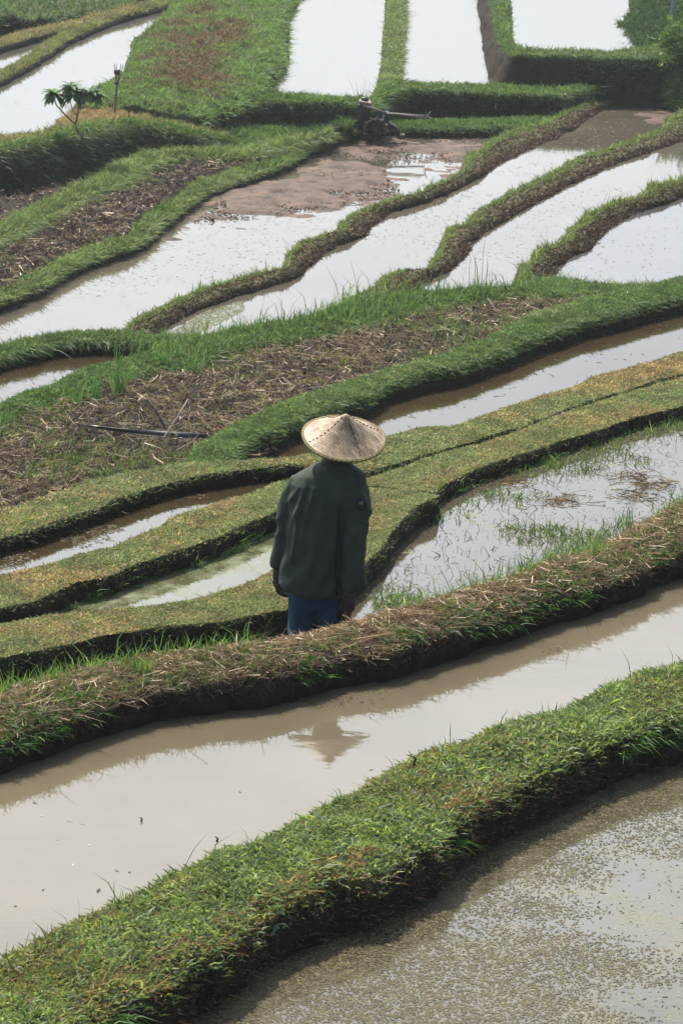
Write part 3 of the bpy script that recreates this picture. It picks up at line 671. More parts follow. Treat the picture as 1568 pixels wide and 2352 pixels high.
# ploughed fields: clods, stubble, straw, green shoots
CLOD = [(.045, .03, .022), (.09, .06, .042), (.022, .015, .012)]
def stubble(key, n, L, W, lab, shoots=.1, lab2=None, v0=0, v1=1):
    g = Patch()
    p, o, v, u = sample(key, n); m = (fbm(p + 2, 2.2, 3) + rng.normal(0, .12, len(p))) > .50
    g.lying(p[m], L, W, [(.34, .24, .16), (.42, .31, .22), (.20, .13, .085), (.10, .065, .045), (.50, .39, .28)], tilt=.5, lift=.05)
    p, o, v, u = sample(key, n); g.lying(p, L * .7, W * 1.3, CLOD, tilt=.7, lift=.03)
    p, o, v, u = sample(key, n // 6); m = fbm(p + 22, 1.2, 3) > .5
    g.grass(p[m], L * .9, W, lean=.35, fam=[(.25, .19, .12), (.34, .26, .17)])
    p, o, v, u = sample(key, n // 16); g.lying(p, .19 if L < .1 else L * 1.3, W * (1.1 if L < .1 else .7), [(.46, .35, .25), (.36, .26, .18), (.55, .45, .34)], tilt=.12, lift=.07)
    g.build('straw', lab, 'straw', STRAW)
    if lab2:
        g = Patch()
        p, o, v, u = sample(key, int(n * shoots)); m = (fbm(p + 31, .55, 3) + (.5 - v) * .18) > .5
        g.grass(p[m], L * 1.5, W * 1.1, lean=.3, fam=G_MID)
        p, o, v, u = sample(key, int(n * shoots * .5)); g.grass(p, L, W, lean=.4, fam=[(.14, .2, .06), (.2, .23, .09)])
        g.build('shoots', lab2, 'grass')
stubble('G', 34000, .07, .0062, 'pale straw and stubble scattered over the ploughed field', .5, 'green shoots sprouting among the stubble of the field')
stubble('O', 8000, .085, .014, 'straw tufts standing out of the clods of the left strip', .06, 'few green shoots in the left ploughed strip')
stubble('O2', 3200, .08, .014, 'straw bits on the dark patch below the grassy wall')

# water weeds
def in_poly(n, poly, z):
    poly = np.array(poly, float)
    lo, hi = poly.min(0), poly.max(0); out = []
    while sum(len(a) for a in out) < n:
        q = lo + rng.random((n * 2, 2)) * (hi - lo)
        x, y = q[:, 0], q[:, 1]; c = np.zeros(len(q), bool)
        j = len(poly) - 1
        for i in range(len(poly)):
            xi, yi = poly[i]; xj, yj = poly[j]
            cnd = ((yi > y) != (yj > y)) & (x < (xj - xi) * (y - yi) / (yj - yi + 1e-12) + xi)
            c ^= cnd; j = i
        out.append(q[c])
    q = np.concatenate(out)[:n]
    return Pn(q, z), q

def floating(g, p, L, W, fam, z):
    """small flat leaves lying on the water"""
    n = len(p); q = p.copy(); q[:, 2] = z + ZC + .002
    a = rng.random(n) * 2 * np.pi; d = np.stack([np.cos(a), np.sin(a), rng.normal(0, .04, n)], 1); d = unit(d)
    s = np.stack([-np.sin(a), np.cos(a), rng.normal(0, .06, n)], 1)
    l = (L * np.exp(rng.normal(0, .35, n)))[:, None] * .5; w_ = (W * np.exp(rng.normal(0, .3, n)))[:, None] * .5
    V = np.stack([q - d * l, q - s * w_, q + d * l, q + s * w_], 1).reshape(-1, 3)
    V[:, 2] = z + ZC + .001 + .0012 * rng.random(len(V))
    b = (np.arange(n) * 4)[:, None]
    F = np.stack([b + [0, 1, 2], b + [0, 2, 3]], 1).reshape(-1, 3)
    g.add(V, F, np.repeat(pick(fam, n), 4, 0))

SC = [(.135, .12, .056), (.115, .10, .046), (.155, .138, .07), (.10, .075, .042)]
g = Patch()
p, q = in_poly(90000, [(200,2500),(600,2200),(980,2030),(1180,1930),(1568,1750),(1700,1700),(1700,2500)], zW0)
den = .72 * fbm(p * [.8, 1, 1] + 3, 1.0, 4) + .28 * fbm(p * [.6, 1, 1] + 8, 6.0, 3); nearbank = np.interp((q[:, 1] + .62 * q[:, 0]), [2560, 2700, 3050, 3330], [.22, .12, .02, -.16])
m = rng.random(len(p)) < np.clip((den + nearbank - .44) / .16, 0, 1) * .62
floating(g, p[m], .013, .0075, SC, zW0)
p, q = in_poly(2200, [(200,2500),(600,2200),(980,2030),(1568,1750),(1700,2500)], zW0); floating(g, p, .02, .006, [(.3, .25, .16), (.05, .04, .03)], zW0)
g.build('pond_scum', 'mat of brown green scum floating on the lower right pool', 'pond scum')

g = Patch()
W2P = [(850,1360),(905,1275),(1000,1160),(1060,1115),(1220,1060),(1380,1010),(1568,960),(1700,930),(1700,1080),(1480,1190),(1370,1262),(1225,1302),(960,1388),(860,1412)]
p, q = in_poly(17000, W2P, zW2)
den = fbm(p + 5, 1.3, 4); bank = np.interp(q[:, 0] * .36 + q[:, 1], [1490, 1540, 1600, 1750], [.14, .08, -.01, -.02]) + np.where(q[:, 0] < 950, .07, 0)
m = den + bank + rng.normal(0, .02, len(p)) > .575
floating(g, p[m], .022, .009, [(.10, .13, .05), (.16, .16, .08), (.06, .07, .03)], zW2)
m = den + bank + rng.normal(0, .05, len(p)) > .60
pm = p[m][::2]; g.grass(pm, .055, .006, lean=.5, fam=G_MID)
p, q = in_poly(420, W2P, zW2); g.grass(p, .055, .0045, lean=.7, fam=[(.04, .06, .025), (.03, .03, .02), (.10, .15, .05)])
p, q = in_poly(900, W2P, zW2); floating(g, p, .035, .005, [(.05, .04, .03), (.10, .08, .05)], zW2)
p, q = in_poly(800, [(905,1275),(1000,1165),(1060,1120),(1230,1065),(1380,1015),(1568,960),(1568,985),(1400,1035),(1200,1095),(1060,1150),(930,1290)], zW2)
m = fbm(p, 1.6, 2) > .45; g.grass(p[m], .07, .005, lean=.5, fam=LUSHF)
p, q = in_poly(330, [(1120,1322),(1225,1290),(1370,1240),(1440,1180),(1460,1200),(1380,1262),(1230,1310)], zW2); g.grass(p, .10, .0045, lean=.3, fam=G_MID)
for cx, cy, n_ in ((1280,1148,140),(1500,1110,160),(1440,1090,120),(1330,1010,90),(1180,1108,80),(1470,1140,120)):
    n_ = n_ // 2; q = np.stack([rng.normal(cx, 26, n_) , rng.normal(cy, 6, n_)], 1); q[:, 0] += (q[:, 1] - cy) * 3 * rng.normal(0, 1, n_); g.lying(Pn(q, zW2 + .01), .10, .005, [(.05, .035, .025), (.10, .07, .045), (.24, .18, .12)], tilt=.10)
g.build('water_weeds', 'sparse weeds and rotten stems in the flooded paddy right of the farmer', 'water weeds')

g = Patch()
W3P = [(150,1400),(300,1330),(430,1270),(560,1220),(650,1185),(735,1160),(735,1240),(600,1318),(440,1372),(300,1398)]
p, q = in_poly(14000, W3P, zW3)
den = fbm(p + 8, 1.7, 4); bank = np.interp(q[:, 0] * .40 + q[:, 1], [1440, 1480, 1530], [.13, .06, -.09])
m = den + bank > .545; floating(g, p[m], .022, .010, [(.11, .15, .05), (.15, .17, .07), (.08, .10, .04)], zW3)
m = den + bank > .60; g.grass(p[m][::2], .06, .006, lean=.5, fam=LUSHF)
g.build('water_weeds', 'green weeds in the shallow strip left of the farmer', 'water weeds')

g = Patch()
p, q = in_poly(1500, [(0,1290),(100,1225),(300,1175),(560,1110),(600,1120),(300,1230),(0,1315)], zW4); m = fbm(p, 2.0, 3) > .52
floating(g, p[m], .03, .010, [(.06, .045, .03), (.14, .12, .06)], zW4)
# specks on the mirror paddies
for poly, z, n_, L_ in (([(0,790),(0,710),(330,590),(420,510),(600,470),(850,460),(1060,385),(1050,400),(780,530),(660,600),(560,635),(300,740),(280,765)], zW7, 900, .05),
                        ([(370,775),(560,690),(700,630),(860,530),(1100,410),(1330,310),(1400,245),(1470,300),(1280,380),(1020,530),(980,620),(850,660),(640,735)], zW8, 1300, .05),
                        ([(960,670),(1090,580),(1280,450),(1568,340),(1568,400),(1330,490),(1220,580),(1180,655)], zW9, 420, .05),
                        ([(1290,640),(1290,610),(1430,510),(1568,470),(1568,620),(1440,650)], zW10, 150, .05)):
    p, q = in_poly(n_, poly, z); m = fbm(p + 6, .5, 3) + rng.normal(0, .05, n_) > .5
    floating(g, p[m], L_, .02, [(.16, .14, .08), (.09, .07, .045), (.24, .22, .14)], z)
for poly, z, n_ in (([(0,180),(150,110),(370,30),(310,90),(290,155),(140,250),(120,290),(0,305)], zW11, 120), ([(670,0),(880,0),(860,190),(840,215),(610,205),(655,140)], zW12, 150), ([(930,0),(1100,0),(1110,185),(925,180)], zW13, 110), ([(1175,0),(1440,0),(1410,60),(1410,112),(1210,108)], -9.16, 130)):
    p, q = in_poly(n_ // 3, poly, z); floating(g, p, .05, .02, [(.14, .12, .08), (.08, .06, .05), (.2, .18, .12)], z)
p, q = in_poly(1200, [(375,775),(470,715),(560,690),(560,715),(470,760),(420,778)], zW8); floating(g, p, .05, .03, [(.16, .16, .07), (.11, .12, .05)], zW8)
p, q = in_poly(16, [(0,1850),(560,1700),(1000,1620),(1450,1480),(1200,1630),(760,1810),(100,2120),(0,2150)], zW1); floating(g, p, .03, .012, [(.16, .13, .08), (.04, .03, .02), (.4, .38, .33)], zW1)
p, q = in_poly(260, [(600,1600),(900,1560),(1200,1500),(1450,1400),(1480,1420),(1200,1530),(1000,1610),(800,1620),(700,1640)], zW1); m = fbm(p, 2.5, 2) > .55; floating(g, p[m], .025, .010, [(.10, .09, .04), (.05, .04, .02)], zW1)
p, q = in_poly(45, [(760,1000),(1000,930),(1450,760),(1560,720),(1560,790),(1200,900),(950,980)], zW5); floating(g, p, .05, .02, [(.05, .04, .03)], zW5)
g.build('floating_bits', 'specks of leaf and straw drifting on the mirror paddies', 'floating leaves')

# mud rising out of the large paddy
def mudflat(label, poly, z, amp, bias, fade):
    poly = np.array(poly, float); lo, hi = poly.min(0), poly.max(0)
    nx, ny = int((hi[0] - lo[0]) / 3), int((hi[1] - lo[1]) / 1.6)
    X, Y = np.meshgrid(np.linspace(lo[0], hi[0], nx), np.linspace(lo[1], hi[1], ny))
    q = np.stack([X.ravel(), Y.ravel()], 1); p = Pn(q, z)
    # distance to the outline (picture units), positive inside
    dmin = np.full(len(q), 1e9); ins = np.zeros(len(q), bool); j = len(poly) - 1
    for i in range(len(poly)):
        a, b = poly[j], poly[i]; ab = b - a
        t = np.clip(((q - a) @ ab) / (ab @ ab), 0, 1); dd = (q - (a + t[:, None] * ab)) * [1, 1.7]
        dmin = np.minimum(dmin, np.hypot(dd[:, 0], dd[:, 1]))
        cnd = ((b[1] > q[:, 1]) != (a[1] > q[:, 1])) & (q[:, 0] < (a[0] - b[0]) * (q[:, 1] - b[1]) / (a[1] - b[1] + 1e-12) + b[0]); ins ^= cnd; j = i
    sd_ = np.where(ins, dmin, -dmin)
    hgt = bias + np.clip(sd_ / fade, -1.3, 1) * .040 + (fbm(p + 4, 1.0, 3) - .5) * amp * 1.5 + (fbm(p * [.6, 1, 1] + 14, 4.0, 4) - .5) * amp * 1.5
    p[:, 2] += hgt
    idx = np.arange(nx * ny).reshape(ny, nx)
    F = np.stack([idx[1:, :-1], idx[1:, 1:], idx[:-1, 1:], idx[:-1, :-1]], -1).reshape(-1, 4)
    keep = hgt[F].max(1) > -.03
    return tag(newmesh('mud', p, F[keep], MUD), label, 'mud', kind='structure')
mudflat('brown mudflat rising from the large paddy in front of the tractor', [(830,312),(1140,312),(1120,345),(1065,392),(1000,375),(900,372),(880,385),(925,450),(880,462),(800,458),(700,500),(600,505),(520,510),(440,520),(400,560),(370,550),(430,500),(520,435),(640,395),(720,352),(790,320)], zW7, .085, -.006, 60)
mudflat('thin brown sheet coloured as the dark reflection at the far end of the second paddy', [(1400,250),(1600,240),(1600,300),(1480,308),(1440,280)], zW8, .05, -.03, 40)  # brown sheet laid in place of the dark reflection on the water

p, q = in_poly(5200, [(835,322),(1110,316),(1060,375),(900,375),(920,450),(700,490),(600,500),(440,515),(520,440),(720,355)], zW7)
m = fbm(p + 1, 1.4, 3) > .45; g = Patch(); p[:, 2] += .012; g.lying(p[m], .045, .016, [(.05, .033, .024), (.12, .078, .055), (.08, .05, .036), (.17, .12, .09)], tilt=.4, lift=.02)
g.build('mud_crumbs', 'reddish crumbs and roots strewn over the brown mudflat', 'mud crumbs', STRAW)
# ------------------------------------------------------------------ things
class MB:
    def __init__(s): s.v = []; s.f = []
    def ring_tube(s, pts, rad, seg=10, cap=True, ry=None):
        pts = [Vector(p) for p in pts]; b0 = len(s.v); n = len(pts)
        prev = None
        for i, p in enumerate(pts):
            t = (pts[min(i + 1, n - 1)] - pts[max(i - 1, 0)]).normalized()
            if prev is None:
                a = Vector((1, 0, 0)) if abs(t.x) < .8 else Vector((0, 1, 0)); x = (a - t * a.dot(t)).normalized()
            else: x = (prev - t * prev.dot(t)).normalized()
            prev = x; y = t.cross(x)
            r = rad[i] if hasattr(rad, '__len__') else rad
            rx, r2 = r if hasattr(r, '__len__') else (r, r)
            for k in range(seg):
                an = 2 * math.pi * k / seg; s.v.append(tuple(p + x * (math.cos(an) * rx) + y * (math.sin(an) * r2)))
        for i in range(n - 1):
            for k in range(seg):
                a = b0 + i * seg + k; b = b0 + i * seg + (k + 1) % seg
                s.f.append((a, b, b + seg, a + seg))
        if cap:
            s.f.append(tuple(b0 + k for k in reversed(range(seg)))); s.f.append(tuple(b0 + (n - 1) * seg + k for k in range(seg)))
        return s
    def box(s, c, size, rot=None):
        M = rot if rot is not None else Matrix.Identity(3); b0 = len(s.v); c = Vector(c)
        for x in (-.5, .5):
            for y in (-.5, .5):
                for z in (-.5, .5): s.v.append(tuple(c + M @ Vector((x * size[0], y * size[1], z * size[2]))))
        for f in ((0,1,3,2),(4,6,7,5),(0,4,5,1),(2,3,7,6),(0,2,6,4),(1,5,7,3)): s.f.append(tuple(b0 + i for i in f))
        return s
    def quad_strip(s, A, B):
        b0 = len(s.v); n = len(A)
        for a, b in zip(A, B): s.v.append(tuple(a)); s.v.append(tuple(b))
        for i in range(n - 1): s.f.append((b0 + 2 * i, b0 + 2 * i + 1, b0 + 2 * i + 3, b0 + 2 * i + 2))
        return s
    def build(s, name, mat, parent=None, smooth=True, bevel=0, solid=0):
        me = bpy.data.meshes.new(name); me.from_pydata(s.v, [], s.f); me.validate(); me.update()
        if smooth: me.polygons.foreach_set('use_smooth', [True] * len(me.polygons))
        me.materials.append(mat)
        o = bpy.data.objects.new(name, me); scene.collection.objects.link(o)
        if solid: m = o.modifiers.new('s', 'SOLIDIFY'); m.thickness = solid
        if bevel: m = o.modifiers.new('b', 'BEVEL'); m.width = bevel; m.segments = 2
        if parent: o.parent = parent; o.matrix_parent_inverse = parent.matrix_world.inverted() if False else Matrix.Identity(4); \
            me.transform(Matrix.Translation(-parent_loc(parent)))
        return o

def parent_loc(p):
    l = Vector(p.location)
    while p.parent: p = p.parent; l += Vector(p.location)
    return l

def empty(name, loc, label, cat, group=None):
    o = bpy.data.objects.new(name, None); scene.collection.objects.link(o); o.location = loc
    o.empty_display_size = .1
    return tag(o, label, cat, group)

def at(x, y, Y):
    """picture position -> the point at distance Y ahead of the camera"""
    d = _f + _r * ((x - 784) / FP) + _u * ((1176 - y) / FP); t = Y / d.y
    return Vector((d.x * t, Y, d.z * t + ZC))

def remeshed(mb_list, voxel, smooth=4):
    mb = MB()
    for m in mb_list:
        k = len(mb.v); mb.v += m.v; mb.f += [tuple(i + k for i in f) for f in m.f]
    me = bpy.data.meshes.new('t'); me.from_pydata(mb.v, [], mb.f); me.update()
    bm = bmesh.new(); bm.from_mesh(me); bmesh.ops.recalc_face_normals(bm, faces=bm.faces); bm.to_mesh(me); bm.free()
    o = bpy.data.objects.new('t', me); scene.collection.objects.link(o)
    r = o.modifiers.new('r', 'REMESH'); r.mode = 'VOXEL'; r.voxel_size = voxel
    m = o.modifiers.new('m', 'SMOOTH'); m.iterations = smooth; m.factor = .6
    dg = bpy.context.evaluated_depsgraph_get(); ev = o.evaluated_get(dg)
    out = bpy.data.meshes.new_from_object(ev)
    bpy.data.objects.remove(o); bpy.data.meshes.remove(me)
    return out

def mesh_np(me):
    v = np.zeros(len(me.vertices) * 3, np.float32); me.vertices.foreach_get('co', v); v = v.reshape(-1, 3).astype(float)
    nn = np.zeros(len(me.vertices) * 3, np.float32); me.vertices.foreach_get('normal', nn)
    return v, nn.reshape(-1, 3).astype(float)

def link_mesh(name, me, mat, parent=None):
    me.name = name; me.materials.clear(); me.materials.append(mat)
    me.polygons.foreach_set('use_smooth', [True] * len(me.polygons))
    o = bpy.data.objects.new(name, me); scene.collection.objects.link(o)
    if parent: me.transform(Matrix.Translation(-parent_loc(parent))); o.parent = parent
    return o

# ---- the farmer
APEX = Vector(Vector((0, 0, ZC)) + (_f + _r * ((795 - 784) / FP) + _u * ((1176 - 950) / FP)) * 17.0)
YP = APEX.y
FOOT_Z = APEX.z - 1.72
def L(x, y, d=0.0): return at(x, y, YP + d)

SKIN = plain('skin', (.034, .02, .015), .55, .15, 30)
def cloth(name, c, rough=.85):
    m, n, out = mat_new(name); K = n.links.new
    t = N(n, 'ShaderNodeTexCoord')
    no = N(n, 'ShaderNodeTexNoise', Scale=9.0, Detail=5.0); K(t.outputs['Object'], no.inputs['Vector'])
    nf = N(n, 'ShaderNodeTexNoise', Scale=420.0, Detail=2.0); K(t.outputs['Object'], nf.inputs['Vector'])
    r = ramp(n, [(.3, tuple(v * .82 for v in c)), (.7, tuple(v * 1.2 for v in c))]); K(no.outputs['Fac'], r.inputs[0])
    p = N(n, 'ShaderNodeBsdfPrincipled'); p.inputs['Roughness'].default_value = rough
    p.inputs['Specular IOR Level'].default_value = .25
    K(r.outputs[0], p.inputs['Base Color'])
    b = N(n, 'ShaderNodeBump'); b.inputs['Strength'].default_value = .25; b.inputs['Distance'].default_value = .002
    K(nf.outputs['Fac'], b.inputs['Height']); K(b.outputs[0], p.inputs['Normal']); K(p.outputs[0], out.inputs[0]); return m
JACKET = cloth('olive_cloth', (.029, .041, .030)); TROUSER = cloth('blue_cloth', (.012, .046, .092)); REDC = cloth('red_cloth', (.11, .012, .010)); DARKC = cloth('black_cloth', (.012, .012, .013))

# body: one skinned surface
sk = []; ed = []; rad = []
def jv(p, r, par=None):
    sk.append(tuple(p)); rad.append(r if hasattr(r, '__len__') else (r, r))
    if par is not None: ed.append((par, len(sk) - 1))
    return len(sk) - 1
pel = jv(L(728, 1335, .02), (.13, .10))
w1_ = jv(L(738, 1255, .01), (.125, .09), pel); c1_ = jv(L(748, 1170, .01), (.125, .09), w1_); c2_ = jv(L(755, 1112, .01), (.10, .07), c1_)
nk = jv(L(771, 1068, .02), .055, c2_); n2 = jv(L(777, 1048, .035), .052, nk)
h1 = jv(L(782, 1030, .045), (.072, .085), n2); h2 = jv(L(785, 1003, .05), (.078, .095), h1); h3 = jv(L(787, 985, .05), (.06, .07), h2)
jv(L(784, 1022, .155), .012, h1)                                         # nose
for sgn in (-1, 1): jv(L(784 + sgn * 34, 1020, .05), .014, h1)           # ears
for sx_, pts in ((1, [(808,1096,.01),(818,1128,.0),(816,1215,-.05),(811,1300,-.085),(806,1345,-.11)]), (-1, [(690,1096,.01),(672,1128,.02),(654,1215,.04),(646,1270,.07),(640,1300,.08)])):
    q = c2_
    for i, (x, y, d) in enumerate(pts): q = jv(L(x, y, d), (.034, .037, .035, .031, .027)[i], q)
    # palm, four fingers of different lengths and a thumb
    if sx_ > 0: W_, dn, sd_, fw = Vector(L(803, 1354, -.13)), Vector((-.06, .0, -1)), Vector((-.85, .5, 0)), Vector((-.3, .9, 0))
    else: W_, dn, sd_, fw = Vector(L(637, 1312, .08)), Vector((.12, .0, -1)), Vector((.3, .95, 0)), Vector((1, .1, 0))
    dn.normalize(); sd_.normalize(); fw.normalize()
    palm = jv(W_ + dn * .03, (.030, .040), q); p2 = jv(W_ + dn * .075, (.022, .042), palm)
    for k, ln in enumerate((.072, .080, .075, .058)):
        o_ = sd_ * (.033 - .022 * k)
        a = jv(W_ + dn * .088 + o_, .0125, p2); b = jv(W_ + dn * (.088 + ln * .45) + o_ * 1.1 + fw * .008, .0115, a)
        c = jv(W_ + dn * (.088 + ln * .72) + o_ * 1.1 + fw * .032, .0105, b); jv(W_ + dn * (.088 + ln * .68) + o_ * 1.05 + fw * .058, .009, c)
    a = jv(W_ + dn * .045 + sd_ * .045 + fw * .012, .0135, palm); b = jv(W_ + dn * .08 + sd_ * .058 + fw * .030, .0125, a); jv(W_ + dn * .105 + sd_ * .05 + fw * .046, .010, b)
for x0, x1, x2 in ((700, 694, 690), (757, 764, 768)):
    q = pel
    for (x, y, r) in ((x0, 1362, .085), (x1, 1450, .065), (x1, 1490, .055), (x2, 1580, .052), (x2 - 2, 1625, .036)): q = jv(L(x, y, .0), r, q)
    ft = Vector(L(x2 - 2, 1632, 0)); q = jv(ft + Vector((0, .08, -.02)), (.042, .028), q); jv(ft + Vector((0, .17, -.025)), (.04, .02), q)
me = bpy.data.meshes.new('person'); me.from_pydata(sk, ed, []); me.update()
body = bpy.data.objects.new('person', me); scene.collection.objects.link(body)
sm = body.modifiers.new('skin', 'SKIN'); sm.use_smooth_shade = True
for i, d in enumerate(me.skin_vertices[0].data): d.radius = rad[i]; d.use_root = (i == pel)
ss = body.modifiers.new('sub', 'SUBSURF'); ss.levels = 1; ss.render_levels = 1
dg = bpy.context.evaluated_depsgraph_get(); bme = bpy.data.meshes.new_from_object(body.evaluated_get(dg)); bpy.data.objects.remove(body)
origin = Vector((APEX.x - .1, YP, FOOT_Z))
bme.transform(Matrix.Translation(-origin))
bme.name = 'person'; bme.materials.clear(); bme.materials.append(SKIN); bme.polygons.foreach_set('use_smooth', [True] * len(bme.polygons))
person = bpy.data.objects.new('person', bme); scene.collection.objects.link(person); person.location = origin
tag(person, 'farmer seen from behind in a conical woven hat, dark olive jacket and blue trousers', 'person')

# jacket
def loft(rows, seg=40, pw=2.5):
    """rows: (xl, xr, y, half depth, offset) silhouettes in the picture"""
    m = MB(); n = len(rows)
    for (xl, xr, y, b, d) in rows:
        A, B = L(xl, y, d), L(xr, y, d); c = (A + B) / 2; a = (B - A).length / 2
        for k in range(seg):
            t = 2 * math.pi * k / seg; cs, sn = math.cos(t), math.sin(t)
            x = math.copysign(abs(cs) ** (2 / pw), cs) * a; yy = math.copysign(abs(sn) ** (2 / pw), sn) * b
            ax = (B - A).normalized(); m.v.append(tuple(c + ax * x + Vector((0, yy, 0))))
    for i in range(n - 1):
        for k in range(seg):
            p, q = i * seg + k, i * seg + (k + 1) % seg; m.f.append((p, q, q + seg, p + seg))
    m.f.append(tuple(reversed(range(seg)))); m.f.append(tuple((n - 1) * seg + k for k in range(seg)))
    return m
torso = loft([(742, 806, 1056, .062, .02), (736, 812, 1066, .075, .02), (706, 822, 1075, .095, .015), (680, 832, 1088, .115, .01), (664, 838, 1108, .13, .005), (659, 832, 1135, .135, 0), (660, 808, 1180, .13, 0),
              (657, 800, 1230, .132, .0), (648, 798, 1290, .142, .0), (641, 800, 1336, .150, .0), (644, 800, 1346, .152, .0), (662, 800, 1352, .148, .0)], pw=2.15)
def sleeve(pts): 
    m = MB(); m.ring_tube([L(x, y, d) for x, y, r, d in pts], [r for x, y, r, d in pts], 20); return m
s1 = sleeve([(790, 1092, .06, .0), (812, 1102, .072, .0), (817, 1130, .076, -.02), (815, 1170, .072, -.04), (813, 1215, .069, -.065), (811, 1260, .067, -.085), (810, 1300, .064, -.095), (811, 1332, .063, -.10), (812, 1348, .064, -.10)])
s2 = sleeve([(712, 1098, .045, .02), (684, 1108, .056, .02), (672, 1135, .060, .035), (663, 1180, .058, .05), (657, 1225, .057, .065), (652, 1265, .055, .075), (648, 1290, .052, .08), (647, 1301, .05, .08)])
jm = remeshed([torso, s1, s2], .0065, 3)
v, nn = mesh_np(jm)
rel = v - np.array(APEX)
X, Y_, Z = rel[:, 0], rel[:, 1], rel[:, 2]
def ridge(a): return 1 - np.abs(a * 2 - 1)
w_x = X * 15 + Z * 2.5 + (fbm(rel, 2.5, 2) - .5) * 3
d = (ridge(fbm(np.stack([w_x * .30, Y_ * 2, Z * 1.2 + 9], 1), 1.6, 2)) ** 2 - .5) * .034
d += (ridge(fbm(np.stack([X * 6 - Z * 4.5, Y_ * 4, (Z + X) * 1.2], 1), 1.3, 2)) - .6) * .024
# drag folds running from the left shoulder down towards the small of the back
for k_, (x0, z0, sl, wd, am, zl, zh) in enumerate(((-.215, -.42, .42, .016, 0.019, -.62, -.37), (-.16, -.42, .36, .017, 0.017, -.74, -.36), (-.10, -.45, .24, .02, 0.015, -.95, -.38), (-.02, -.42, .12, .018, 0.014, -.80, -.36), (-.235, -.60, .20, .015, 0.017, -.86, -.5))):
    dist = X - (x0 + (z0 - Z) * -sl * .0 + (Z - z0) * sl * .55)
    gate = np.clip((Z - zl) / .06, 0, 1) * np.clip((zh - Z) / .04, 0, 1)
    d += am * np.exp(-(dist / wd) ** 2) * gate * (Y_ < 0.05)
arm = np.clip((X - .005) / .03, 0, 1) * (Z < -.42)
d += arm * (ridge(fbm(np.stack([X * 5, Y_ * 5, Z * 17 + X * 12], 1), 1.0, 2)) - .6) * .014
grv = np.exp(-((X + .012 + (Z + .6) * .04) / .013) ** 2) * np.clip((-.45 - Z) / .06, 0, 1) * (Y_ < 0)     # between back and sleeve
d -= grv * .026
d += np.exp(-((Z + .90 - .0) / .006) ** 2) * .0
d *= np.clip((-.36 - Z) / .10, .25, 1)
d += (fbm(rel, 22, 2) - .5) * .004
v += nn * d[:, None]
jm.vertices.foreach_set('co', v.astype(np.float32).ravel()); jm.update()
jacket = link_mesh('jacket', jm, JACKET, person)
collar = MB()
cp = []
for k in range(25):
    t = math.pi * (-.15 + 1.3 * k / 24); c_ = L(772, 1063, .02)
    cp.append(c_ + Vector((math.cos(t) * .078, -math.sin(t) * .07, .0)))
A_ = [p + Vector((0, 0, .022)) - (p - L(772, 1063, .02)) * .12 for p in cp]; B_ = [p + Vector((0, 0, -.028)) + (p - L(772, 1063, .02)) * .22 for p in cp]
collar.quad_strip(A_, B_)
co = collar.build('collar', JACKET, jacket, solid=.006)
# sleeve patch: dark blue shield with a yellow figure in the middle
def patch_at(cx, cy, pts, dz, name, mat, parent):
    m = MB(); base = len(m.v)
    ctr = L(cx, cy, dz)
    m.v.append(tuple(ctr + Vector((0, -.004, 0))))
    for (x, y) in pts: 
        q = L(x, y, dz); m.v.append(tuple(q + Vector((0, (x - cx) ** 2 * .00010, 0))))
    n = len(pts)
    for k in range(n): m.f.append((0, 1 + k, 1 + (k + 1) % n))
    return m.build(name, mat, parent, solid=.003)
NAVY = cloth('navy_thread', (.012, .016, .035)); YEL = cloth('yellow_thread', (.30, .20, .03)); GRN = cloth('teal_thread', (.03, .06, .07))
pt = patch_at(828, 1160, [(821, 1147), (828, 1145), (835, 1147), (837, 1158), (835, 1168), (829, 1174), (823, 1170), (820, 1159)], -.124, 'sleeve_patch', NAVY, jacket)
patch_at(828, 1160, [(823.5, 1150), (828, 1149), (833, 1150), (834, 1158), (833, 1166), (829, 1170), (824.5, 1167), (823, 1159)], -.1275, 'emblem_ground', GRN, pt)
patch_at(829, 1156, [(826.5, 1153), (831, 1153), (831.5, 1157), (829, 1160), (826.8, 1157)], -.1315, 'emblem', YEL, pt)
cuff = MB()
for (x, y, r, d_) in ((812, 1345, .066, -.10),): cuff.ring_tube([L(x, y - 1, d_), L(x + .2, y + 5, d_)], [r, r * 1.01], 24, cap=False)
cuff.build('cuff', JACKET, jacket, solid=-.004)

# trousers
def leg(rows): return loft(rows, 28, 2.2)
hips = loft([(662, 800, 1318, .12, .03), (664, 800, 1345, .125, .03), (665, 803, 1372, .12, .03), (668, 800, 1390, .10, .03)], 32, 2.3)
l1 = leg([(665, 735, 1350, .11, .03), (665, 730, 1390, .105, .03), (664, 724, 1440, .095, .035), (662, 722, 1500, .09, .04), (660, 720, 1560, .085, .04), (658, 716, 1605, .08, .04)])
l2 = leg([(722, 804, 1350, .11, .03), (727, 805, 1390, .10, .02), (729, 806, 1440, .09, .01), (730, 806, 1500, .085, .01), (732, 804, 1560, .08, .01), (734, 802, 1610, .08, .01)])
tm = remeshed([hips, l1, l2], .010, 4)
v, nn = mesh_np(tm); rel = v - np.array(APEX)
d = (ridge(fbm(np.stack([rel[:, 0] * 6 + rel[:, 2], rel[:, 1] * 3, rel[:, 2] * 2], 1), 1.8, 3)) - .6) * .022
v += nn * d[:, None]; tm.vertices.foreach_set('co', v.astype(np.float32).ravel()); tm.update()
trousers = link_mesh('trousers', tm, TROUSER, person)
